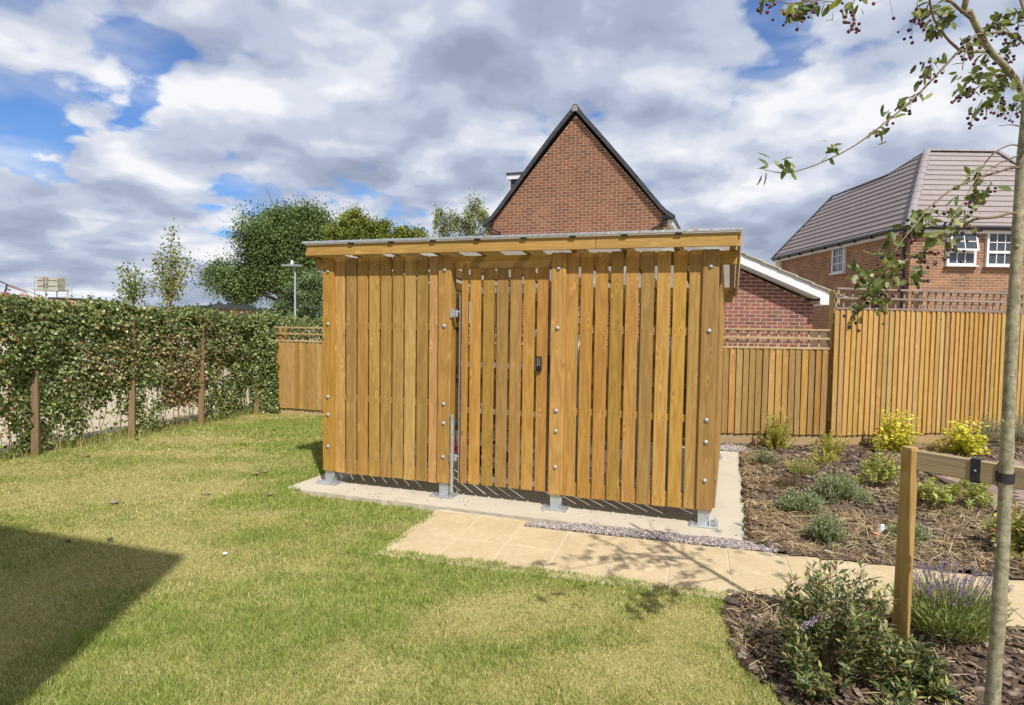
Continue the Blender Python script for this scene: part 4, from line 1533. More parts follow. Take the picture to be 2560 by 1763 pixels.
def corner_house():
    X0, Y0, Y1, EZ = 10.92, 17.62, 26.3, 4.10
    root = empty('corner_house', (X0, Y0, 0), 0, 'orange brick house with hipped grey brown roof at the right', 'house')
    o = lambda x, y, z=0: (x - X0, y - Y0, z)
    XR = 17.0
    MB().span(o(X0, Y0, -.05), o(XR, Y1, EZ + .1)).build('wall', M['mortar'], root)
    wins = [(12.28, 3.70, .80, .93, 0), (13.36, 3.70, .80, .93, 1)]
    def rows_f(z):
        sp = [(0.0, XR - X0)]
        for (wx, wz, ww, wh, _) in wins:
            if abs(z - wz) < wh / 2 + .03:
                new = []
                for a, b in sp:
                    l, r_ = wx - ww / 2 - X0, wx + ww / 2 - X0
                    new += [(a, min(b, l)), (max(a, r_), b)] if a < r_ and b > l else [(a, b)]
                sp = new
        return sp
    brick_face(root, (0, 0), (1, 0, 0), rows_f, M['brick_orange'], 1.9, EZ, 300, cam_pref=lambda b: (0 if 2.4 < b[2] < 4.1 and b[0] < 3.6 else 1, b[0]))
    side_rows = lambda z: ([(-(Y1 - Y0), -(21.83 - Y0)), (-(21.0 - Y0), 0)] if 3.26 < z < 4.19 else [(-(Y1 - Y0), 0)])
    sd = empty('side_wall', (0, 0, 0))
    bpy.data.objects.remove(sd)
    brick_face(root, (0, 0), (0, -1, 0), side_rows, M['brick_orange'], 1.3, EZ, 0)
    for (wx, wz, ww, wh, k) in wins:
        w = window(root, o(wx, Y0 - .052, wz), ww, wh, 'front', 3 if k else 3, (2, 1), open_top=not k)
        MB().span((-ww / 2 - .02, .0, -wh / 2 - .115), (ww / 2 + .02, .05, -wh / 2 - .038)).build('brick_sill', M['brick_orange'], w)
    window(root, o(X0 - .052, 21.41, 3.74), .80, .90, 'side', 2, (3,))
    # eaves: white fascia, black gutter with brackets, downpipe
    fz = EZ + .005
    MB().span(o(X0 - .17, Y0 - .17, fz), o(XR, Y0 - .15, fz + .14)).span(o(X0 - .17, Y0 - .15, fz), o(X0 - .15, Y1 + .15, fz + .14)).span(o(X0 - .15, Y0 - .15, fz + .002), o(XR, Y0 + .0, fz + .02)).span(o(X0 - .15, Y0 + .002, fz + .002), o(X0, Y1 + .1, fz + .02)).build('fascia', M['upvc'], root)
    MB().tube([o(X0 - .22, Y1 + .2, fz + .15), o(X0 - .22, Y0 - .22, fz + .15)], .05, 8).build('gutter', M['dark_metal'], root)
    MB().tube([o(X0 - .17, Y0 - .22, fz + .15), o(XR, Y0 - .22, fz + .15)], .05, 8).build('gutter', M['dark_metal'], root)
    br = board(.03, .12, .10, M['dark_metal'], .004)
    for k in range(9):
        ob('gutter_bracket', br, root, o(X0 - .21, Y0 + .6 + k * .95, fz + .085), (0, 0, math.pi / 2))
    for k in range(7):
        ob('gutter_bracket', br, root, o(X0 + .85 + k * .9, Y0 - .21, fz + .085))
    MB().tube([o(X0 - .22, Y0 - .05, fz + .12), o(X0 - .22, Y0 - .0, fz + .0), o(X0 - .06, Y0 + .22, fz - .12), o(X0 - .06, Y0 + .22, 0)], .04, 10).build('downpipe', M['dark_metal'], root)
    MB().span(o(X0 - .145, Y1 - .42, 3.45), o(X0 - .012, Y1 + .0, fz - .001)).build('eaves_return', M['cream'], root)
    # roof
    E1 = Vector((10.70, 17.40, 4.22))
    slope = 1.52
    A = Vector((12.42, 19.47, 6.82))
    B = Vector((12.17, 21.0, 6.44))
    Cc = Vector((12.17, 24.6, 6.44))
    E2 = Vector((10.70, 26.55, 4.22))
    RR = Vector((14.55, 19.47, 6.82))
    E3 = Vector((16.4, 17.40, 4.22))
    shell = MB()
    sv = [E1, E2, Cc, B, A, RR, E3, Vector((17.1, 21, 4.22)), Vector((17.1, 26.5, 4.22)), Vector((15.5, 22, 6.6)), Vector((15.5, 24.6, 6.44))]
    sv = [v - Vector((0, 0, .06)) for v in sv]
    shell.add([o(*v) for v in sv], [(0, 1, 2, 3, 4), (0, 4, 5, 6), (6, 5, 7), (5, 9, 7), (4, 3, 9, 5), (3, 2, 10, 9), (2, 1, 8, 10), (9, 10, 8, 7)])
    roof = shell.build('roof', M['tile_brown'], root)
    def lerpz(p, q, z):
        f = (z - p.z) / (q.z - p.z)
        return p + (q - p) * f
    def course(pts_lo, pts_hi, nrm):
        """one tile course: a slab that stands proud at its lower edge"""
        a, b = pts_lo
        c, d = pts_hi
        n = nrm.normalized()
        up_ = n * .030
        lo_ = n * .004
        dn = (b - a).normalized().cross(n)
        mb = MB()
        vs = [a + up_, b + up_, d + lo_, c + lo_, a - n * .02, b - n * .02, d - n * .03, c - n * .03]
        mb.add([o(*v) for v in vs], [(0, 1, 2, 3), (7, 6, 5, 4), (0, 4, 5, 1), (1, 5, 6, 2), (2, 6, 7, 3), (3, 7, 4, 0)])
        mb.build('tile_course', M['tile_brown'], roof)
    n = 15
    nl = Vector((-slope, 0, 1))
    nf = Vector((0, -(A.z - E1.z) / (A.y - E1.y), 1))
    for k in range(n):
        z0 = E1.z + (A.z - E1.z) * k / n
        z1 = E1.z + (A.z - E1.z) * (k + 1) / n + .012
        z1c = min(z1, A.z - .001)
        pa, pc = lerpz(E1, A, z0), lerpz(E1, A, z1c)
        def far(z):
            return lerpz(E2, Cc, z) if z < 6.44 else lerpz(B, A, z)
        pb, pd = far(z0), far(z1c)
        xl = lambda z: 10.70 + (z - 4.22) / slope
        for v, zz in ((pa, z0), (pb, z0), (pc, z1c), (pd, z1c)):
            v.x = xl(zz)
        course((pa, pb), (pc, pd), nl)
        course((lerpz(E1, A, z0), lerpz(E3, RR, z0)), (lerpz(E1, A, z1c), lerpz(E3, RR, z1c)), nf)
    # hip and ridge tiles
    def caps(p, q, name, r_=.11, L=.30):
        d = (q - p)
        m = max(1, int(d.length / L))
        rt = d.normalized().to_track_quat('Y', 'Z').to_euler()
        key = ('cap', r_, round(d.length / m, 3))
        if key not in _bcache:
            mb = MB()
            seg = 8
            for i in range(seg):
                a0, a1 = math.pi * i / seg, math.pi * (i + 1) / seg
                for_ = [(r_ * math.cos(a), r_ * .75 * math.sin(a)) for a in (a0, a1)]
                inn = [(.86 * x_, .86 * z_) for x_, z_ in for_]
                l2 = d.length / m
                mb.add([(for_[0][0], 0, for_[0][1]), (for_[1][0], 0, for_[1][1]), (for_[1][0] * .9, l2 + .03, for_[1][1] * .9), (for_[0][0] * .9, l2 + .03, for_[0][1] * .9)], [(0, 1, 2, 3)])
            _bcache[key] = mb.mesh(name, M['tile_hip'], True, fix=False)
        for i in range(m):
            c = p + d * (i / m) + Vector((0, 0, .01))
            ob(name, _bcache[key], roof, o(*c), rt)
    caps(E1, A, 'hip_tile')
    caps(A, RR, 'ridge_tile', .085, .42)
    caps(E3, RR, 'hip_tile')
    caps(B, Cc, 'ridge_tile', .07, .45)
    caps(E2, Cc, 'hip_tile', .08)
    caps(B, A, 'ridge_tile', .05, .45)


corner_house()


def lawn_shade_caster():
    """added unseen stand-in for a building behind the camera, shaped for its lawn shadow"""
    Hc = 7.0
    L = Hc / math.tan(SUN_EL)
    d = Vector((sdir.x, sdir.y)).normalized()
    c = Vector((-2.07, 3.96)) - d * L
    e1 = Vector((-1.56, .50)).normalized()
    e2 = Vector((.16, -1.51)).normalized()
    p = [c, c + e1 * 7, c + e1 * 7 + e2 * 5, c + e2 * 5]
    root = empty('shade_caster', (-4.6, -3.2, 0), 0, 'invented stand-in for an unseen building, shaped to shade the lawn corner', 'house')
    MB().prism([(q.x + 4.6, q.y + 3.2) for q in p], Hc, Hc + .16).build('roof', M['tile_dark'], root)  # invented slab, its outline worked back from the shadow wanted on the lawn
    MB().span((-4, -5, 0), (3.2, .3, Hc - .002)).build('wall', M['mortar'], root)  # added block below the slab, never in view


lawn_shade_caster()

# ------------------------------------------------------------------ ivy hedge on its posts
def hedge_run(name, label, P, z_top, thick, n, sparse, seed, face):
    """ivy grown on a wire screen along the polyline P"""
    P = np.array(P, float)
    seg = np.linalg.norm(np.diff(P, axis=0), axis=1)
    cum = np.concatenate([[0], np.cumsum(seg)])
    rng = np.random.default_rng(seed)
    root = empty(name, (P[0][0], P[0][1], 0), 0, label, 'hedge', 'ivy hedges')
    s = rng.uniform(0, cum[-1], n)
    top = z_top(s) + .09 * (vnoise(s, s * 0, 2.2, seed) - .5) + .10 * (vnoise(s, s * 0 + 5, 9, seed) - .5) + np.where(rng.random(n) < .06, rng.uniform(0, .10, n), 0)
    z = rng.uniform(0, 1, n) ** .78 * top
    gap = vnoise(s, z, 2.2, seed + 1) * .6 + vnoise(s, z, 6.0, seed + 2) * .5
    dens = np.clip(.40 + 1.0 * (z / 1.5), 0, 1)
    keep = rng.random(n) < np.where(sparse, np.clip((gap - .40) * 3.0 + dens * 1.2 - .50, 0.04, 1), 1)
    s, z, top = s[keep], z[keep], top[keep]
    n = len(s)
    i = np.clip(np.searchsorted(cum, s) - 1, 0, len(seg) - 1)
    f = (s - cum[i]) / seg[i]
    base = P[i] + (P[i + 1] - P[i]) * f[:, None]
    d = (P[i + 1] - P[i]) / seg[i][:, None]
    nr = np.stack([d[:, 1], -d[:, 0]], 1) * face
    bulge = thick * (.30 + .75 * np.clip(z / 1.1, 0, 1)) * (.45 + .75 * vnoise(s, z, 2.6, seed + 4) + .45 * vnoise(s, z, 7, seed + 14))
    off = np.where(rng.random(n) < .72, bulge * rng.uniform(.35, 1.0, n), rng.uniform(-1, 1, n) * bulge)
    crown = z > top - .12
    off = np.where(crown, rng.uniform(-1, 1, n) * bulge, off)
    pos = np.stack([base[:, 0] + nr[:, 0] * off, base[:, 1] + nr[:, 1] * off, z], 1)
    nz = np.where(crown, 1.2, .45)
    norm = np.stack([nr[:, 0] * np.sign(off + .02), nr[:, 1] * np.sign(off + .02), nz], 1) + rng.normal(0, .55, (n, 3))
    yd = np.stack([rng.normal(0, .6, n), rng.normal(0, .6, n), rng.normal(-.75, .6, n)], 1)
    fr = frames(yd, norm)
    brown = np.clip((vnoise(s, z, 1.6, seed + 7) - .45) * 2.4, 0, 1) * np.clip(1.5 - z, 0, 1) * (.75 if sparse else 0) + (.04 if sparse else 0)
    tone = vnoise(s, z, 1.1, seed + 9)
    g1 = pick([(.07, .105, .028), (.13, .175, .048), (.20, .24, .072), (.29, .32, .12), (.40, .41, .20)], n, [.24, .28, .22, .15, .11], .22, rng)

    bcol = pick([(.30, .175, .085), (.38, .24, .13), (.22, .12, .06), (.44, .32, .19)], n, None, .2, rng)
    col = np.where((rng.random(n) < brown)[:, None], bcol, g1)
    yel = rng.random(n) < .006
    col[yel] = (.48, .42, .05)
    sc = rng.uniform(.020, .056, n)
    pos -= np.array([P[0][0], P[0][1], 0])
    ob('leaves', scatter('leaves', IVY_SMALL, LEAF_F, pos, fr, sc, col, M['leaf']), root)['kind'] = 'stuff'
    # stems climbing the wires
    st = MB()
    m = int(cum[-1] / .075)
    for k in range(m):
        s0 = (k + rng.uniform(0, 1)) * .075
        j = int(np.clip(np.searchsorted(cum, s0) - 1, 0, len(seg) - 1))
        b = P[j] + (P[j + 1] - P[j]) * min(1, (s0 - cum[j]) / seg[j]) - P[0]
        dd = (P[j + 1] - P[j]) / seg[j]
        nn = np.array([dd[1], -dd[0]]) * face
        h = rng.uniform(.5, 1.45)
        pts = []
        w = rng.normal(0, .06)
        for q in range(6):
            t_ = q / 5
            o_ = w * t_ + .03 * math.sin(q * 1.9 + k)
            pts.append((b[0] + dd[0] * o_ + nn[0] * (.02 + .03 * t_), b[1] + dd[1] * o_ + nn[1] * (.02 + .03 * t_), h * t_ - .01))
        st.tube(pts, [.006, .005, .005, .004, .003, .002], 4, False)
    st.build('stem', M['twig'], root)
    # the wire screen
    wr = MB()
    for z_ in np.arange(.1, 1.5, .2):
        for j in range(len(seg)):
            a, b = P[j] - P[0], P[j + 1] - P[0]
            wr.tube([(a[0], a[1], z_), (b[0], b[1], z_)], .0016, 3, False)
    wr.build('wire', M['galv'], root)
    return root


HP = [(-6.05, 4.35), (-5.30, 6.97), (-4.88, 8.06), (-4.51, 9.05), (-4.22, 10.25), (-4.08, 10.65)]
hedge_run('ivy_hedge', 'tall ivy hedge on timber posts along the left of the lawn', HP, lambda s: np.interp(s, [0, 2.7, 6.6], [1.76, 1.72, 1.56]), .17, 112000, True, 5, 1)
hedge_run('ivy_hedge', 'dense pale ivy hedge behind the low fence left of shelter', [(-4.12, 10.55), (-3.2, 10.75), (-2.0, 10.7), (-.9, 10.4)], lambda s: np.interp(s, [0, 1.0, 2, 4], [1.60, 1.56, 1.52, 1.5]), .2, 20000, False, 6, 1)
hedge_run('ivy_hedge', 'clump of glossy ivy at the corner by the low fence', [(-4.2, 10.15), (-3.97, 10.22), (-3.72, 10.16)], lambda s: np.interp(s, [0, .2, .5], [1.6, 1.5, 1.1]), .12, 5000, False, 8, 1)

pnames = ['nearest ivy hedge post, at the left picture edge', 'second ivy hedge post from the left', 'third ivy hedge post, tallest in view', 'last ivy hedge post before the low fence']
for (x, y), h, lb in zip([(-5.16, 6.90), (-4.76, 8.0), (-4.37, 9.0), (-4.04, 10.14)], (1.20, 1.28, 1.60, 1.22), pnames):
    o = ob('hedge_post', board(.075, .075, 1.58, M['post_w'], .006), None, (x - .045, y + .02, .76), (R(.5), R(.6), R(18)))
    tag(o, 'brown square timber post, ' + lb, 'post', 'posts along the ivy hedge')


# ------------------------------------------------------------------ trees beyond
def far_tree(name, label, Y, blobs, cols, n, leaf, base=None, trunk_r=.3, clump=.5, seed=1, trunk_mat='bark_dark', dark=.0, wisp=False):
    """blobs: (px, py, radius in px) of the crown lobes at distance Y"""
    rng = np.random.default_rng(seed)
    k = 1440.0 / Y
    cen = np.array([tuple(at(px, py, Y)) for px, py, r in blobs])
    rad = np.array([r / k for *_, r in blobs])
    cen[:, 1] += rng.normal(0, .25, len(blobs)) * rad.mean()
    bx = cen[:, 0].mean() if base is None else at(base, 700, Y).x
    root = empty(name, (bx, Y, -.06), 0, label, 'tree', 'trees beyond the garden')
    org = np.array([bx, Y, -.06])
    w = rad ** 1.8
    # leaf clumps over each lobe, denser on the outside
    nc = max(30, int(n / 110))
    bi = rng.choice(len(blobs), nc, p=w / w.sum())
    v = rng.normal(size=(nc, 3))
    v /= np.linalg.norm(v, axis=1)[:, None]
    rr = rng.uniform(.15, 1.0, nc) ** .6
    cc = cen[bi] + v * (rad[bi] * rr)[:, None] * np.array([1, .9, .92])
    cr = rng.uniform(.5, 1.3, nc) * clump
    ci = rng.integers(0, nc, n)
    u = rng.normal(size=(n, 3)) * np.array([1, 1, .75]) * .52
    if wisp:
        u[:, 2] = u[:, 2] * 1.9 - .3
        u[:, :2] *= .6
    pos = cc[ci] + u * cr[ci][:, None] - org
    outw = v[ci] + np.array([0, 0, .6]) + rng.normal(0, .6, (n, 3))
    tone = rng.uniform(.55, 1.3, nc)[ci]
    col = pick(cols, n, None, .14, rng) * tone[:, None]
    yd = rng.normal(size=(n, 3))
    ob('crown', scatter('crown', LEAF_V, LEAF_F, pos, frames(yd, outw), leaf * rng.uniform(.6, 1.4, n), col, M['leaf_far']), root)['kind'] = 'stuff'
    tb = MB()
    zc = cen[:, 2].max() * .62
    top = Vector((cen[:, 0].mean() - bx, 0, zc))
    tb.tube([(0, 0, 0), (.05, 0, zc * .35), tuple(top * .75), tuple(top)], [trunk_r * 1.2, trunk_r, trunk_r * .75, trunk_r * .4], 8)
    tr = tb.build('trunk', M[trunk_mat], root, smooth=True)
    lb = MB()
    for c, r in zip(cen, rad):
        t0 = top * rng.uniform(.45, .9)
        e = Vector(c - org)
        mid = t0.lerp(e, .5) + Vector((0, 0, .12 * r))
        lb.tube([t0, mid, e], [trunk_r * .4, trunk_r * .25, trunk_r * .08], 6, False)
        for q in range(5):
            e2 = e + Vector(rng.normal(size=3)) * r * .6
            lb.tube([mid.lerp(e, .5), e2], [trunk_r * .15, trunk_r * .04], 4, False)
    lb.build('branches', M[trunk_mat], root)
    return root


G_OAK = [(.10, .155, .05), (.135, .195, .062), (.17, .235, .08), (.07, .11, .036), (.20, .265, .10)]
G_LIGHT = [(.17, .205, .035), (.22, .26, .05), (.13, .165, .03), (.26, .29, .075)]
G_WILLOW = [(.19, .225, .095), (.24, .27, .125), (.15, .185, .07), (.29, .31, .16)]
G_BUSH = [(.12, .175, .075), (.16, .215, .10), (.20, .25, .125), (.085, .13, .05)]
far_tree('oak_tree', 'large dark green oak rising left of the shelter roof', 46,
         [(665, 535, 68), (612, 535, 55), (640, 505, 36), (700, 500, 36), (580, 560, 36), (585, 610, 50), (525, 632, 40), (500, 625, 22), (560, 655, 36), (535, 660, 24), (640, 600, 60), (715, 560, 60), (690, 640, 50), (720, 515, 34)],
         G_OAK, 95000, .17, 655, .42, .95, 3)
far_tree('field_tree', 'bright green leafy tree just right of the large oak', 42, [(790, 515, 38), (765, 530, 30), (830, 520, 34), (858, 510, 20), (810, 495, 20), (870, 540, 22)], G_LIGHT, 16000, .16, 800, .2, .5, 4)
far_tree('field_tree', 'small bright green treetop above the shelter roof', 42, [(918, 530, 22), (940, 535, 22), (905, 540, 14), (955, 545, 18)], G_LIGHT, 3500, .18, 930, .12, .45, 5)
far_tree('birch_tree', 'feathery pale green tree beside the brick gable', 38, [(1075, 470, 28), (1050, 500, 40), (1010, 505, 30), (1095, 500, 26), (995, 525, 26), (1100, 530, 20), (1060, 540, 30)], G_WILLOW, 8000, .13, 1050, .1, .40, 6, 'bark_grey', wisp=True)
far_tree('willow_bush', 'grey green bush behind the lamp post', 24, [(690, 670, 45), (650, 690, 34), (715, 640, 34), (620, 710, 22), (730, 690, 34), (670, 710, 34)], G_BUSH, 11000, .085, 680, .08, .30, 7)


def sapling(label, Y, base_px, base_py, tops, cols, seed):
    rng = np.random.default_rng(seed)
    b = at(base_px, base_py, Y)
    root = empty('sapling', (b.x, Y, -.06), 0, label, 'tree', 'saplings behind the ivy hedge')
    br = MB()
    P, Cc, Yd = [], [], []
    org = Vector((b.x, Y, -.06))
    fork = Vector((b.x, Y, b.z)) - org
    br.tube([(0, 0, 0), tuple(fork)], [.035, .022], 6)
    for (px, py) in tops:
        e = at(px, py, Y + rng.normal(0, .15)) - org
        mid = fork.lerp(e, .5) + Vector((rng.normal(0, .05), 0, .05))
        br.tube([fork, mid, e], [.014, .009, .003], 5, False)
        L = (e - fork).length
        m = int(95 * L)
        for q in range(m):
            t_ = rng.uniform(.12, 1.03)
            p = fork.lerp(mid, t_ * 2) if t_ < .5 else mid.lerp(e, t_ * 2 - 1)
            sp = .115 * (1.15 - t_ * .65)
            P.append(tuple(p + Vector(rng.normal(0, sp, 3))))
    n = len(P)
    col = pick(cols, n, None, .15, rng)
    ob('crown', scatter('crown', LEAF_V, LEAF_F, P, frames(rng.normal(size=(n, 3)) + (0, 0, .2), rng.normal(size=(n, 3)) + (0, -.5, .6)), rng.uniform(.05, .095, n), col, M['leaf']), root)['kind'] = 'stuff'
    br.build('trunk', M['twig'], root, smooth=True)


sapling('short bushy green sapling behind the ivy hedge', 13.0, 302, 690, [(270, 610), (285, 600), (298, 605), (315, 612), (328, 618), (275, 640), (335, 655), (300, 640), (320, 640)], G_LIGHT[:3] + [(.09, .14, .04)], 1)
sapling('taller slender sapling behind the ivy hedge, pointed top', 13.0, 385, 690, [(390, 512), (370, 560), (365, 590), (350, 580), (405, 560), (420, 575), (432, 590), (392, 560), (425, 610), (360, 620), (350, 640), (395, 600)], G_LIGHT + [(.25, .22, .07)], 2)

# far wooded skyline: reads as one mass
n = 9000
x = RNG.uniform(-140, -20, n)
hh = 2.2 + 2.6 * vnoise(x, x * 0, .12, 3) + 1.2 * vnoise(x, x * 0, .5, 4)
z = RNG.uniform(0, 1, n) * hh
me = scatter('distant_wood', LEAF_V, LEAF_F, np.stack([x, 190 + RNG.uniform(-4, 4, n), z], 1), rots(n), RNG.uniform(.8, 1.9, n), pick([(.06, .09, .06), (.08, .11, .075), (.05, .075, .055)], n), M['leaf_far'])
tag(ob('distant_wood', me), 'low dark band of woods along the far horizon', 'woods', kind='stuff')

# ------------------------------------------------------------------ lamp post, site things beyond the hedge


M['lamp'] = m_plain('grey_lamp_paint', (.22, .245, .27), .5, 0, .4, .08)


def lamp():
    Y = 21.0
    b = at(668, 720, Y)
    t_ = at(666, 606, Y)
    r = empty('street_lamp', (b.x, Y, -.06), 0, 'slim grey street lamp post with flat head before the oak', 'street lamp')
    MB().tube([(0, 0, 0), (0, 0, 1.2), (0, 0, 1.21), (0, 0, t_.z)], [.05, .05, .034, .028], 10).build('post', M['lamp'], r, smooth=True)
    hd = MB()
    hd.tube([(0, 0, t_.z), (-.02, 0, t_.z + .06), (-.02, 0, t_.z + .10)], .05, 8)
    hd.prism([(-.40, -.13), (.16, -.16), (.22, 0), (.16, .16), (-.40, .13)], t_.z + .10, t_.z + .155)
    hd.build('lamp_head', M['lamp'], r)
    MB().tube([(-.1, 0, t_.z + .156), (-.1, 0, t_.z + .30)], [.05, .035], 8).build('photocell', M['upvc'], r)


lamp()


def site():
    # scaffold loading tower carrying wrapped loads
    Y = 52.0
    k = 1440 / Y
    a, b = at(78, 640, Y), at(130, 660, Y)
    r = empty('scaffold_tower', (a.x, Y, -.06), 0, 'distant scaffold tower with straw coloured sheeting above the hedge', 'scaffold')
    w = b.x - a.x
    zt = at(78, 622, Y).z
    zp = at(78, 652, Y).z
    for xx in (0, w * .5, w):
        for yy in (0, 1.2):
            MB().tube([(xx, yy, 0), (xx, yy, zt)], .03, 6).build('standard', M['galv'], r)
    for z in (zp, zp + .5, zp + .95):
        for yy in (0, 1.2):
            MB().tube([(-.3, yy, z), (w + .4, yy, z)], .028, 6).build('ledger', M['galv'], r)
    MB().span((-.1, -.1, zp - .16), (w + .1, 1.3, zp - .06)).build('deck', M['yellowbag'], r)
    ld = MB()
    for (x0, x1, h) in ((.05, .55, .95), (w * .52, w - .05, .9)):
        ld.span((x0, .2, zp - .05), (x1, 1.0, zp + h))
    ld.build('sheeting', M['yellowbag'], r)
    # red lattice jib
    Y = 46.0
    p0, p1 = at(-30, 668, Y), at(64, 664, Y)
    r = empty('site_crane', (p0.x, Y, -.06), 0, 'red lattice crane jib of the building site beyond the hedge', 'crane')
    q = lambda px, py: tuple(at(px, py, Y) - Vector((p0.x, Y, -.06)))
    jb = MB()
    up = [(-30, 655), (0, 641), (16, 646), (60, 662)]
    lo = [(-30, 672), (0, 672), (14, 670), (64, 668)]
    for ln in (up[2:], lo):
        jb.tube([q(*p) for p in ln], .045, 6)
    for i in range(10):
        f = i / 9
        a = (-25 + 85 * f, 660 + 4 * f)
        c = (-20 + 85 * f, 671 - 3 * f)
        jb.tube([q(*a), q(*c)], .025, 4)
    jb.build('jib', M['red'], r)
    MB().tube([q(-30, 655), q(0, 637), q(16, 644), q(10, 668)], .06, 6).build('arm', M['dark_metal'], r)
    MB().tube([q(12, 662), q(12, 705)], .22, 6).build('mast', M['red'], r)
    MB().tube([q(16, 644), q(95, 670), q(112, 690)], .02, 4).build('cable', M['dark_metal'], r)
    # roofs beyond
    for i, (px, py, wpx, hpx, Y, mt, lb) in enumerate([(45, 680, 80, 10, 44, 'orange_roof', 'low orange roofed building under construction beyond the hedge'), (492, 693, 26, 11, 40, 'tile_dark', 'distant house with small grey gabled roof over the hedge'),
                                                      (125, 676, 26, 9, 50, 'tile_dark', 'dark flat roofed site cabin beyond the hedge')]):
        c = at(px, py, Y)
        k = Y / 1440
        w, h = wpx * k, hpx * k
        r = empty('distant_house', (c.x, Y, -.06), 0, lb, 'building', 'buildings beyond the hedge')
        zr = c.z + .06
        MB().span((-w * .45, 0, 0), (w * .45, 5, zr - h * .45)).build('wall', M['brick_orange'] if i < 2 else M['tile_dark'], r)
        if i < 2:
            MB().prism([(-w / 2, zr - h * .5), (w / 2, zr - h * .5), (w * .02, zr + h * .5), (-w * .02, zr + h * .5)][::-1], -.3, 5.3, 'y').build('roof', M[mt], r)
        else:
            MB().span((-w / 2, -.2, zr - h * .449), (w / 2, 5.2, zr + h * .3)).build('roof', M[mt], r)
    for px, py0, lb in ((162, 640, 'thin tall mast beyond the hedge, left of two'), (207, 660, 'short mast with crossbar beyond the hedge')):
        Y = 60.0
        t_ = at(px, py0, Y)
        r = empty('mast', (t_.x, Y, -.06), 0, lb, 'mast', 'masts on the skyline')
        MB().tube([(0, 0, 0), (0, 0, t_.z)], [.08, .03], 6).build('pole', M['galv'], r)
        if px > 200:
            MB().tube([(-.45, 0, at(px, 673, Y).z), (.5, 0, at(px, 673, Y).z)], .06, 6).build('crossbar', M['galv'], r)
    # wrapped pallets on the sand close behind the hedge
    for (x, y, lb) in ((-8.6, 9.4, 'white wrapped pallet load glimpsed through the near hedge'), (-9.9, 14.5, 'white wrapped pallet load glimpsed further back behind hedge')):
        r = empty('pallet_load', (x, y, -.06), R(12), lb, 'pallet', 'wrapped pallets behind the hedge')
        bm = bmesh.new()
        bmesh.ops.create_cube(bm, size=1)
        bmesh.ops.subdivide_edges(bm, edges=bm.edges, cuts=3, use_grid_fill=True)
        for v in bm.verts:
            v.co = Vector((v.co.x * 1.0, v.co.y * .9, (v.co.z + .5) * .85 + .15)) + Vector([random.uniform(-.03, .03) for _ in range(3)])
        me = bpy.data.meshes.new('wrapped_load')
        bm.to_mesh(me)
        bm.free()
        ob('wrapped_load', me, r, mat=M['upvc'])
        pm = MB()
        for q_ in (-.4, 0, .4):
            pm.span((-.55, q_ - .05, 0), (.55, q_ + .05, .10))
        pm.span((-.55, -.5, .101), (.55, .5, .125))
        pm.build('pallet', M['post_w'], r)


site()

# ------------------------------------------------------------------ the young tree with its stake
def gpx(px, py):
    v = ray(px, py)
    return Vector((0, 0, CAM_H)) + v * (-CAM_H / v.z)


def pix(P):
    """where a world point falls in the 2318-wide view (used to keep the crown's unseen part above the frame)"""
    d = Vector(P) - Vector((0, 0, CAM_H))
    z = d.dot(_fw)
    if z < .1:
        return (9e9, -9e9)
    k = 2318 / 2560
    return ((1280 + FOC * d.dot(_rt) / z) * k, (881.5 - FOC * d.dot(_up) / z) * k)


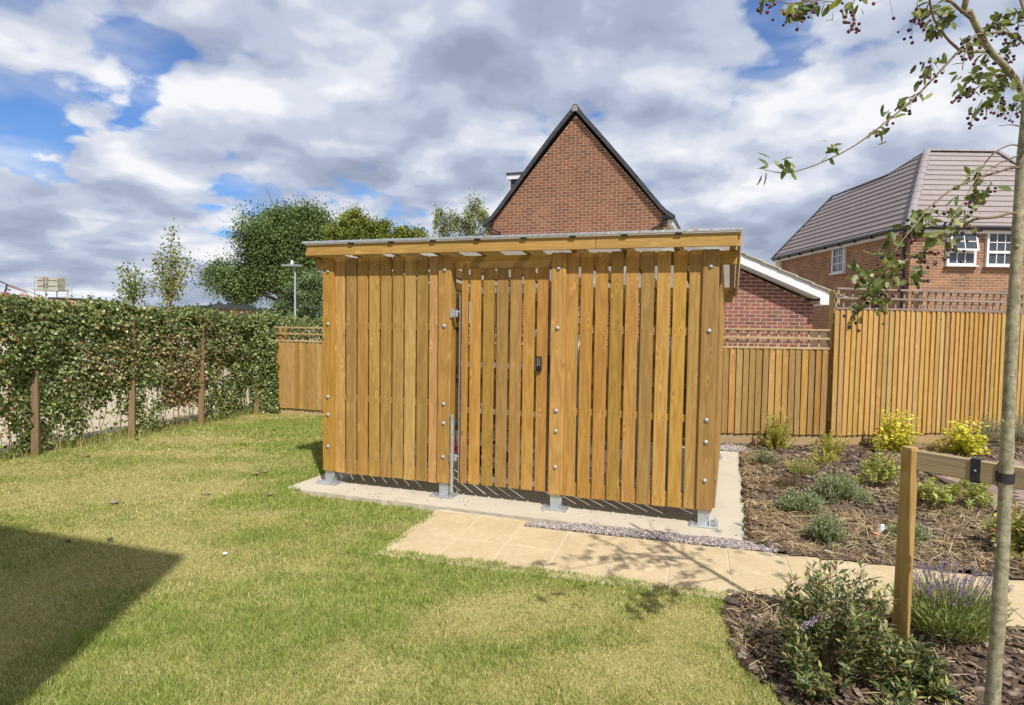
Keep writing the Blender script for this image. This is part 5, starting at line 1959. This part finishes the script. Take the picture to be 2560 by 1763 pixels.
def young_tree():
    TX, TY = 1.870, 2.38
    root = empty('young_tree', (TX, TY, 0), 0, 'slim young berry tree tied to a stake in right foreground', 'tree')
    org = Vector((TX, TY, 0))
    rng = np.random.default_rng(42)
    tr = MB()
    pts, rad = [], []
    for k in range(40):
        z = -.05 + k * .088
        pts.append((.006 * math.sin(z * 3.1) + (max(0, z - 2.2) * .03), .006 * math.cos(z * 2.3), z))
        rad.append(max(.008, .0262 - .0040 * z + .0022 * math.exp(-((z - 1.93) / .06) ** 2) + .0016 * math.sin(z * 17) * math.sin(z * 5)))
    tr.tube(pts, rad, 14)
    for z, a in ((1.62, 3.6), (1.37, 4.2), (1.05, 5.0), (1.85, 4.0), (.72, 3.0), (1.2, 3.3)):
        tr.dome((.020 * math.cos(a), .020 * math.sin(a), z), .010, .009, (math.cos(a), math.sin(a), .1), 8, 3)
    tr.build('trunk', M['bark_grey'], root, smooth=True)
    r1b = lambda x, y: (1684.2 + x * .2838, y * .2838)
    r8b = lambda x, y: (1865.3 + x * .2269, 326 + y * .2269)
    r7 = lambda x, y: (1611.7 + x * .4312, 326 + y * .4312)

    def limb(name, px, Y0, Y1, r0, r1, mat='bark_grey', extra=()):
        m = len(px)
        P = [at(*p, Y0 + (Y1 - Y0) * i / (m - 1)) - org for i, p in enumerate(px)] + [Vector(e) for e in extra]
        Q = []
        for i in range(len(P) - 1):
            for t_ in (0, .34, .67):
                p0, p1, p2, p3 = P[max(i - 1, 0)], P[i], P[i + 1], P[min(i + 2, len(P) - 1)]
                Q.append(.5 * ((2 * p1) + (p2 - p0) * t_ + (2 * p0 - 5 * p1 + 4 * p2 - p3) * t_ ** 2 + (3 * p1 - p0 - 3 * p2 + p3) * t_ ** 3))
        Q.append(P[-1])
        n_ = len(Q)
        MB().tube(Q, [r0 + (r1 - r0) * i / (n_ - 1) for i in range(n_)], 7).build(name, M[mat], root, smooth=True)
        return Q
    limb('branch', [(2312, 225)] + [r1b(*p) for p in [(2200, 690), (2080, 530), (1950, 390), (1850, 200), (1800, 90), (1770, 0)]], 2.38, 2.25, .0125, .0095, extra=[(-.26, -.25, 3.05), (-.3, -.32, 3.35)])
    limb('branch', [r1b(*p) for p in [(1950, 410), (1820, 412), (1720, 400)]], 2.32, 2.28, .006, .005)
    limb('branch', [r1b(*p) for p in [(1720, 400), (1600, 530), (1450, 690), (1340, 800), (1200, 920), (1060, 1030), (900, 1150), (740, 1240), (560, 1320), (400, 1370), (300, 1380), (160, 1355)]], 2.28, 2.05, .0042, .0012, 'twig')
    limb('branch', [r1b(*p) for p in [(1720, 400), (1640, 330), (1570, 240), (1510, 140), (1480, 0), (1470, -120)]], 2.28, 2.15, .005, .003, 'twig')
    limb('branch', [r8b(*p) for p in [(1960, 235), (1850, 245), (1700, 290), (1480, 360), (1280, 450), (1150, 550), (1020, 660), (950, 760), (800, 940), (700, 1080)]], 2.38, 2.1, .0048, .0016, 'twig')
    limb('branch', [r8b(*p) for p in [(1950, 700), (1850, 690), (1720, 730), (1500, 752), (1350, 850), (1230, 930), (1080, 1020), (900, 1115), (700, 1230), (560, 1340), (480, 1450), (420, 1560)]] + [r7(*p) for p in [(830, 790), (780, 860), (740, 900)]], 2.38, 2.15, .0058, .0014, 'twig')
    limb('branch', [r8b(*p) for p in [(1990, 40), (1880, 8), (1740, 60), (1640, 150), (1560, 260), (1500, 380), (1400, 560), (1340, 700)]], 2.38, 2.2, .003, .001, 'twig')
    limb('branch', [r8b(*p) for p in [(1960, 110), (1850, 150), (1740, 200), (1600, 300), (1500, 420)]], 2.38, 2.2, .003, .001, 'twig')
    limb('branch', [r1b(*p) for p in [(2300, 400), (2150, 280), (2060, 260), (1900, 270), (1830, 290), (1770, 400), (1740, 560)]], 2.38, 2.2, .005, .0015, 'twig')
    limb('branch', [r1b(*p) for p in [(2210, 1010), (2130, 995), (2030, 1005)]], 2.37, 2.3, .0028, .001, 'twig')
    limb('branch', [r1b(*p) for p in [(1800, 140), (1700, 60), (1600, -10), (1300, -60), (900, -40), (480, 20)]], 2.25, 1.95, .006, .0016, 'twig')
    limb('branch', [r1b(*p) for p in [(700, -20), (600, -20), (380, 30), (200, -10)]], 1.98, 1.95, .003, .001, 'twig')
    limb('branch', [r1b(*p) for p in [(1000, -40), (880, 0), (870, 120)]], 2.0, 2.0, .002, .001, 'twig')

    cl = []
    for f, lst in ((r8b, [(1530, 290, 6, 0), (1650, 400, 4, 3), (1400, 350, 3, 0), (1520, 530, 9, 9), (1380, 470, 3, 2), (1210, 650, 4, 3), (1320, 720, 6, 6), (1470, 680, 5, 0), (980, 690, 11, 0), (900, 740, 6, 3), (850, 850, 7, 15),
                          (960, 860, 7, 2), (680, 970, 6, 0), (640, 1060, 2, 6), (1000, 1080, 5, 11), (1120, 960, 6, 0), (1290, 1010, 5, 9), (1200, 880, 4, 1), (600, 1160, 6, 0), (730, 1170, 5, 0), (940, 1290, 6, 7), (340, 1300, 8, 3),
                          (430, 1360, 8, 0), (700, 1280, 8, 5), (500, 1430, 10, 6), (620, 1390, 4, 8), (450, 1540, 8, 4), (560, 1480, 5, 0), (1440, 820, 3, 6), (1080, 720, 5, 0)]),
                   (r7, [(830, 700, 9, 3), (850, 770, 8, 3), (790, 850, 5, 2), (740, 890, 4, 6), (900, 800, 3, 5), (770, 680, 6, 1), (860, 830, 5, 3)]),
                   (r1b, [(1420, 90, 14, 14), (1560, 180, 10, 4), (1500, 220, 4, 8), (1340, 190, 0, 5), (1600, 50, 8, 0), (1640, 110, 7, 0), (1760, 350, 6, 9), (1860, 280, 4, 2), (2000, 200, 8, 9), (2100, 150, 10, 4), (2150, 300, 8, 6), (2200, 100, 8, 3),
                          (1880, 600, 14, 4), (1960, 650, 10, 5), (1760, 720, 5, 10), (1690, 660, 4, 0), (1850, 880, 2, 6), (1940, 840, 6, 2), (2040, 820, 4, 10), (2100, 680, 6, 3), (2170, 840, 4, 6), (2200, 770, 6, 0), (2080, 430, 5, 6), (1930, 410, 3, 6),
                          (2000, 800, 4, 0), (180, 20, 4, 5), (320, 40, 3, 2), (430, 90, 10, 13), (480, 60, 6, 3), (700, 70, 6, 0), (620, 50, 3, 0), (840, 40, 3, 6), (920, 40, 3, 0), (880, 140, 0, 9), (1160, 10, 0, 3), (1490, 500, 4, 4), (1440, 560, 5, 6),
                          (1580, 490, 3, 0), (1360, 770, 3, 5), (1440, 750, 2, 0), (1240, 840, 4, 0), (1150, 900, 2, 3), (1200, 910, 3, 0), (1080, 1060, 2, 0), (1130, 1020, 2, 0), (700, 1200, 6, 0), (350, 1350, 7, 0), (150, 1330, 4, 0), (2050, 600, 5, 2), (1850, 640, 5, 0)])):
        for (x, y, nl, nb) in lst:
            px, py = f(x, y)
            Y = 2.36 - max(0, 2300 - px) / 600 * .32 + rng.normal(0, .05)
            cl.append((at(px, py, Y) - org, nl, nb))
    # upper crown, out of the frame
    for k in range(60):
        c = Vector((rng.normal(.05, .38), rng.normal(-.15, .38), rng.uniform(2.6, 3.35)))
        px, py = pix(c + org)
        if py < -70 or px > 2400:
            cl.append((c, rng.integers(4, 9), rng.integers(0, 6)))
    for k in range(5):
        a = k * 1.26
        MB().tube([(.01, 0, 2.5 + k * .12), (.2 * math.cos(a), .2 * math.sin(a), 2.9 + k * .08), (.42 * math.cos(a), .42 * math.sin(a) - .1, 3.1 + k * .05)], [.008, .005, .0015], 6).build('branch', M['twig'], root)
    LP, LD, BP = [], [], []
    tw = MB()
    for c, nl, nb in cl:
        for _ in range(int(nl * 1.45 + .5)):
            d = Vector((rng.normal(0, .8), rng.normal(0, .8), rng.normal(-.35, .75))).normalized()
            b = c + Vector(rng.normal(0, .014, 3))
            LP.append(b)
            LD.append(d)
        for _ in range(int(nb * 1.5)):
            p = c + Vector((rng.normal(0, .020), rng.normal(0, .020), -.025 + rng.normal(0, .018)))
            BP.append(p)
            if rng.random() < .7:
                tw.tube([c + Vector((0, 0, .01)), p], .0006, 3, False)
    n_ = len(LP)
    LP, LD = np.array(LP), np.array(LD)
    lv = np.array(ELL_V) * (1.25, 1, 1)
    col = pick([(.10, .14, .04), (.14, .18, .055), (.19, .235, .085), (.27, .30, .14), (.17, .21, .04), (.34, .34, .08)], n_, [.24, .26, .2, .14, .12, .04], .15, rng)
    ob('crown', scatter('crown', lv, IVY_F, LP, frames(LD, rng.normal(size=(n_, 3)) + (0, -.4, .6)), rng.uniform(.026, .047, n_), col, M['leaf']), root)['kind'] = 'stuff'
    m_ = len(BP)
    ob('berries', scatter('berries', ICO_V, ICO_F, np.array(BP), rots(m_, rng), rng.uniform(.0048, .0072, m_), pick([(.055, .013, .028), (.095, .018, .036), (.03, .010, .022), (.15, .024, .045)], m_, None, .15, rng), M['berry'], True), root)['kind'] = 'stuff'
    tw.build('berry_stalks', M['twig'], root)['kind'] = 'stuff'


young_tree()


def stake():
    SX, SY = 1.752, 2.77
    root = empty('tree_stake', (SX, SY, 0), 0, 'round timber stake with flat crossbar supporting the young tree', 'stake')
    MB().tube([(-.004, 0, -.1), (-.001, 0, .5), (.002, 0, 1.008), (.002, 0, 1.020)], [.034, .034, .033, .030], 18).build('post', M['stake'], root, smooth=False)
    d = Vector((2.14 - SX, 2.22 - SY, 0))
    L = d.length * 1.5
    ang = math.atan2(d.y, d.x)
    ob('crossbar', board(L, .028, .088, M['bar'], .004), root, (.02 + math.cos(ang) * L / 2, -.018 + math.sin(ang) * L / 2, .967), (0, 0, ang))
    u = Vector((math.cos(ang), math.sin(ang), 0))
    nrm = Vector((u.y, -u.x, 0))
    p0 = Vector((.02, -.018, .967))
    for s, w in ((.225, .034), (.318, .034)):
        c = p0 + u * s
        b = MB()
        Mx = Matrix.Rotation(ang, 3, 'Z')
        b.box(c - nrm * -.0165, (w, .004, .096), Mx)
        b.box(c + nrm * -.0165, (w, .004, .096), Mx)
        b.box(c + Vector((0, 0, .0465)), (w, .037, .004), Mx)
        b.box(c - Vector((0, 0, .0465)), (w, .037, .004), Mx)
        b.build('tie_belt', M['rubber'], root)
        MB().dome(c + nrm * .0186, .005, .003, tuple(nrm), 8, 2).build('tie_nail', M['bolt'], root)
    # loop round the trunk
    tc = Vector((1.870 - SX, 2.38 - SY, 0))
    lp = []
    for k in range(13):
        a = ang + math.pi * .5 + (k / 12) * math.pi * 2
        lp.append(tc + Vector((.031 * math.cos(a), .031 * math.sin(a), .985)))
    lb = MB()
    for k in range(12):
        a, b = lp[k], lp[k + 1]
        lb.add([a + Vector((0, 0, -.018)), b + Vector((0, 0, -.018)), b + Vector((0, 0, .018)), a + Vector((0, 0, .018))], [(0, 1, 2, 3)])
    lb.build('trunk_loop', M['rubber'], root)


stake()

# ------------------------------------------------------------------ shrubs


def plant(name, label, cat, group, base, w, h, ns, per, leaf, cols, p=None, tmpl=LEAF_V, start=.3, out=.55, lift=.5, stem_r=.0025, seed=0, spread=.6, lw=1.0, jit=.16, zoff=0.0, trans='leaf', flop=.0):
    rng = np.random.default_rng(seed + 100)
    root = empty(name, (base[0], base[1], zoff), 0, label, cat, group)
    st = MB()
    P, Dr = [], []
    for i in range(ns):
        a = rng.uniform(0, 2 * math.pi)
        rr = math.sqrt(rng.uniform(0, 1)) * (1 + .22 * math.sin(3 * a + seed * 1.7) + .12 * math.sin(5 * a + seed))
        zt = h * math.sqrt(max(.08, 1 - min(1, rr * .9) ** 2)) * rng.uniform(.58, 1.15)
        tip = Vector((math.cos(a) * rr * w / 2, math.sin(a) * rr * w / 2, zt * (1 - flop * rr)))
        b0 = Vector((math.cos(a) * rr * w * .07, math.sin(a) * rr * w * .07, -.02))
        mid = b0.lerp(tip, .5) + Vector((math.cos(a) * w * .05 * rr, math.sin(a) * w * .05 * rr, -h * .04))
        if i < 160:
            st.tube([b0, mid, tip], [stem_r, stem_r * .75, stem_r * .35], 4, False)
        ax = (tip - mid).normalized()
        for q in range(per):
            t_ = start + (1 - start) * (q + rng.uniform(0, 1)) / per
            pt = b0.lerp(mid, t_ * 2) if t_ < .5 else mid.lerp(tip, t_ * 2 - 1)
            an = rng.uniform(0, 2 * math.pi)
            sd = Vector((math.cos(an), math.sin(an), rng.normal(0, .3)))
            sd = (sd - ax * sd.dot(ax) * .7).normalized()
            P.append(pt + sd * leaf * spread * rng.uniform(0, .5))
            Dr.append(sd * out + ax * lift)
    n = len(P)
    P, Dr = np.array(P), np.array(Dr)
    nm = np.tile((0., 0., 1.), (n, 1)) + rng.normal(0, .35, (n, 3))
    col = pick(cols, n, p, jit, rng)
    tv = np.array(tmpl) * (lw, 1, 1)
    fo = ob('foliage', scatter('foliage', tv, LEAF_F, P, frames(Dr, nm), leaf * rng.uniform(.6, 1.25, n), col, M[trans]), root)
    fo['kind'] = 'stuff'
    st.build('stems', M['twig'], root)
    return root


YEL = [(.66, .60, .06), (.74, .69, .13), (.56, .54, .05), (.46, .48, .07)]
GOLD = [(.52, .48, .10), (.43, .42, .08), (.58, .53, .14), (.33, .35, .07)]
GREYG = [(.23, .29, .14), (.29, .345, .185), (.17, .225, .10), (.37, .41, .25)]
SILV = [(.33, .35, .26), (.40, .42, .33), (.25, .28, .20)]
PIER = [(.40, .41, .09), (.31, .35, .08), (.48, .46, .13), (.23, .29, .07)]
HEATH = [(.16, .10, .07), (.20, .14, .08), (.12, .10, .05)]
HEBE = [(.10, .14, .055), (.15, .19, .065), (.22, .24, .085), (.34, .33, .11), (.08, .11, .05)]


def r8(x, y):
    return ((1780 + x / 2.147) / 1.10440, (1020 + y / 2.147) / 1.10440)


def gp(x, y):
    p = gpx(*r8(x, y))
    return p


def wid(x0, x1, Y):
    return (x1 - x0) / 2.147 / FOC * Y


shr = 'small shrubs planted in the bark bed'
# name, label, base px, x-extent, height px, params
def S(name, label, bx, by, x0, x1, top, dy=0.0, **kw):
    p = gp(bx, by)
    Y = p.y + dy
    p = Vector((p.x * Y / p.y, Y, 0))
    w = wid(x0, x1, Y) * 1.12
    h = (by - top) / 2.147 / FOC * Y * 1.12
    plant(name, label, 'shrub', shr, (p.x, p.y), w, h, **kw)


S('golden_conifer', 'feathery golden conifer against the low fence', 340, 222, 250, 425, 45, ns=60, per=70, leaf=.030, cols=GOLD, tmpl=LANCE_V, start=.08, lift=1.0, out=.5, seed=1, lw=1.3)
S('golden_conifer', 'thin golden conifer with a browned top by the fence corner', 600, 205, 520, 690, 95, ns=26, per=45, leaf=.028, cols=GOLD + HEATH, tmpl=LANCE_V, start=.1, lift=1.0, out=.5, seed=2, lw=1.2)
S('golden_conifer', 'spreading golden conifer in front of the fence corner', 640, 250, 540, 730, 150, ns=40, per=45, leaf=.028, cols=GOLD, tmpl=LANCE_V, start=.1, lift=.9, out=.5, seed=3, lw=1.2)
S('golden_conifer', 'low golden conifer tuft in the middle of the bed', 600, 305, 520, 680, 235, ns=40, per=40, leaf=.026, cols=GOLD, tmpl=LANCE_V, start=.1, lift=.9, out=.5, seed=4, lw=1.2)
S('golden_conifer', 'olive gold conifer tuft above the brown heather', 480, 365, 390, 570, 285, ns=50, per=40, leaf=.024, cols=GOLD[1:] + GREYG[:1], tmpl=LANCE_V, start=.1, lift=.9, out=.5, seed=5, lw=1.2)
S('yellow_choisya', 'bright yellow choisya bush, nearest to the fence corner', 990, 235, 880, 1110, 35, ns=46, per=26, leaf=.062, cols=YEL, start=.2, lift=.35, out=.9, seed=6)
S('yellow_choisya', 'small yellow green choisya shoot at the foot of the larger', 885, 240, 850, 950, 150, ns=14, per=16, leaf=.05, cols=YEL + PIER, start=.2, lift=.4, out=.9, seed=7)
S('yellow_choisya', 'bright yellow choisya bush beside the young tree trunk', 1350, 258, 1240, 1450, 70, ns=44, per=26, leaf=.062, cols=YEL, start=.2, lift=.35, out=.9, seed=8)
S('silver_shrub', 'silvery grey shrub behind the right yellow bush', 1420, 190, 1230, 1520, 50, dy=0.1, ns=110, per=26, leaf=.035, cols=SILV, tmpl=LANCE_V, start=.2, lift=.8, out=.6, seed=9)
S('silver_shrub', 'silvery grey shrub at the right edge behind the trunk', 1650, 180, 1530, 1800, 40, dy=0.0, ns=110, per=26, leaf=.035, cols=SILV, tmpl=LANCE_V, start=.2, lift=.8, out=.6, seed=10)
S('grey_shrub', 'small grey green dome shrub nearest to the concrete pad', 290, 312, 215, 360, 235, ns=120, per=22, leaf=.017, cols=GREYG, start=.25, seed=11)
S('brown_heather', 'brown dried heather tuft beside the pad', 425, 432, 345, 510, 365, ns=90, per=18, leaf=.02, cols=HEATH, tmpl=LANCE_V, start=.15, lift=1., out=.4, seed=12)
S('grey_shrub', 'large spreading grey green shrub in the middle of the bed', 670, 490, 525, 815, 350, ns=230, per=30, leaf=.019, cols=GREYG, start=.25, seed=13, flop=.25)
S('grey_shrub', 'grey green shrub between the pad and the largest one', 480, 555, 350, 600, 440, ns=200, per=28, leaf=.018, cols=GREYG, start=.25, seed=14, flop=.25)
S('grey_shrub', 'grey green shrub nearest to the path among dry straw', 610, 720, 500, 700, 565, ns=190, per=28, leaf=.017, cols=GREYG, start=.2, seed=15, flop=.2)
S('grey_shrub', 'grey green shrub behind the tree stake', 1050, 712, 930, 1165, 610, ns=150, per=26, leaf=.017, cols=GREYG, start=.2, seed=16, flop=.2)
S('pieris', 'yellow green pieris left of the tree stake', 890, 430, 785, 1000, 262, ns=42, per=22, leaf=.046, cols=PIER, start=.5, lift=.5, out=.9, seed=17, lw=.8)
S('pieris', 'yellow green pieris with bare stems right of the stake', 1175, 545, 1070, 1285, 400, ns=34, per=20, leaf=.046, cols=PIER, start=.62, lift=.5, out=.9, seed=18, lw=.8, stem_r=.003)
S('pieris', 'yellow green pieris at the edge of the paved drive', 1380, 535, 1270, 1475, 390, ns=30, per=20, leaf=.046, cols=PIER, start=.66, lift=.5, out=.9, seed=19, lw=.8, stem_r=.003)
S('pieris', 'yellow green pieris at the right edge behind the trunk', 1640, 800, 1500, 1790, 540, ns=50, per=24, leaf=.046, cols=PIER + [(.3, .1, .06)], start=.35, lift=.5, out=.9, seed=20, lw=.8)
hp = gpx(*r8(600, 1440))
plant('hebe', 'large green hebe with a few faded flower spikes in front', 'shrub', shr, (1.425, 2.70), .56, .48, 105, 34, .043, HEBE * 2 + [(.28, .17, .09)], None, LANCE_V, .42, .75, .55, .003, 31, .6, 1.4)
plant('hebe', 'low hebe shoot at the foot of the tree stake', 'shrub', shr, (1.69, 2.60), .30, .21, 44, 28, .048, HEBE, None, LANCE_V, .3, .75, .55, .003, 32, .6, 1.2)
plant('hebe', 'sparse hebe sprig between bark chips at the bottom', 'shrub', shr, (1.52, 2.45), .24, .13, 16, 18, .036, HEBE, None, LANCE_V, .3, .75, .5, .003, 33, .6, 1.2)


def hebe_flowers():
    rng = np.random.default_rng(77)
    root = empty('hebe_flower', (1.27, 2.62, .30), 0, 'pale lilac hebe flower spikes on the left of the large hebe', 'flower')
    P = []
    for (x, y, z) in ((0, 0, .02), (.035, .01, .035), (.075, .02, .04), (-.03, .0, .0)):
        for k in range(60):
            a = rng.uniform(0, 6.28)
            t_ = rng.uniform(0, 1)
            P.append((x + .010 * math.cos(a) + .02 * t_, y + .010 * math.sin(a), z + .03 * t_ - .03))
    n = len(P)
    ob('petals', scatter('petals', LEAF_V, LEAF_F, np.array(P), rots(n, rng), np.full(n, .010), pick([(.45, .36, .55), (.55, .46, .60), (.42, .36, .40)], n, None, .1, rng), M['leaf']), root)


hebe_flowers()


def lavender():
    rng = np.random.default_rng(5)
    bx, by = 2.16, 3.06
    root = empty('lavender', (bx, by, 0), 0, 'round lavender bush with purple flower spikes beside the path', 'shrub')
    P, Dr, L, Cc = [], [], [], []
    FP = []
    st = MB()
    for i in range(3000):
        a, rr = rng.uniform(0, 6.283), math.sqrt(rng.uniform(0, 1))
        b = Vector((math.cos(a) * rr * .13, math.sin(a) * rr * .10, rng.uniform(.0, .05)))
        d = Vector((math.cos(a) * rr * .75, math.sin(a) * rr * .65, 1)).normalized()
        t_ = rng.uniform(.2, 1)
        P.append(b + d * .20 * t_)
        Dr.append(d + Vector(rng.normal(0, .3, 3)))
        L.append(rng.uniform(.04, .075))
    n = len(P)
    col = pick([(.28, .34, .11), (.35, .40, .15), (.22, .28, .085), (.37, .36, .17)], n, None, .15, rng)
    ob('foliage', scatter('foliage', np.array(LANCE_V) * (.55, 1, 1), LEAF_F, np.array(P), frames(np.array(Dr), rng.normal(size=(n, 3))), np.array(L), col, M['leaf']), root)['kind'] = 'stuff'
    for i in range(150):
        a, rr = rng.uniform(0, 6.283), math.sqrt(rng.uniform(0, 1))
        b = Vector((math.cos(a) * rr * .13, math.sin(a) * rr * .10, .12))
        d = Vector((math.cos(a) * rr * .62 + .06, math.sin(a) * rr * .55, 1)).normalized()
        h = rng.uniform(.17, .27)
        tip = b + d * h
        st.tube([b, b.lerp(tip, .5) + Vector((0, 0, .004)), tip], .0011, 3, False)
        ln_ = rng.uniform(.026, .046)
        for k in range(16):
            f = rng.uniform(0, 1)
            FP.append(tip - d * ln_ * f + Vector(rng.normal(0, .0036, 3)))
    n = len(FP)
    ob('flowers', scatter('flowers', LEAF_V, LEAF_F, np.array(FP), rots(n, rng), rng.uniform(.006, .011, n), pick([(.19, .16, .36), (.25, .21, .46), (.16, .135, .27), (.34, .30, .50)], n, None, .15, rng), M['leaf']), root)['kind'] = 'stuff'
    st.build('stalks', M['twig'], root)


lavender()

# a scrap of paper and a few dead leaves in the bed
pb = gp(905, 690)
bm = bmesh.new()
bmesh.ops.create_icosphere(bm, subdivisions=2, radius=1)
for v in bm.verts:
    v.co *= random.uniform(.7, 1.15)
me = bpy.data.meshes.new('crumpled_paper')
bm.to_mesh(me)
bm.free()
o = ob('crumpled_paper', me, None, (pb.x, pb.y, .055), (0.3, 0, .5), M['paper'])
o.scale = (.026, .022, .046)
tag(o, 'crumpled scrap of white paper among the straw in bed', 'litter')
for i, (bx, by, lb) in enumerate([(905, 712, 'orange brown dead leaf lying beside the white paper'), (1470, 880, 'curled orange dead leaf near the trunk by the path'), (1400, 820, 'brown dead leaf on straw left of the trunk')]):
    p = gp(bx, by)
    mb = MB()
    mb.add([(Vector(v) * .075) for v in LEAF_V], LEAF_F)
    me = mb.mesh('dead_leaf', M['orange_roof'])
    tag(ob('dead_leaf', me, None, (p.x, p.y, .035), (R(12), R(-8), i * 1.7 + .4)), lb, 'leaf', 'dead leaves on the bed')
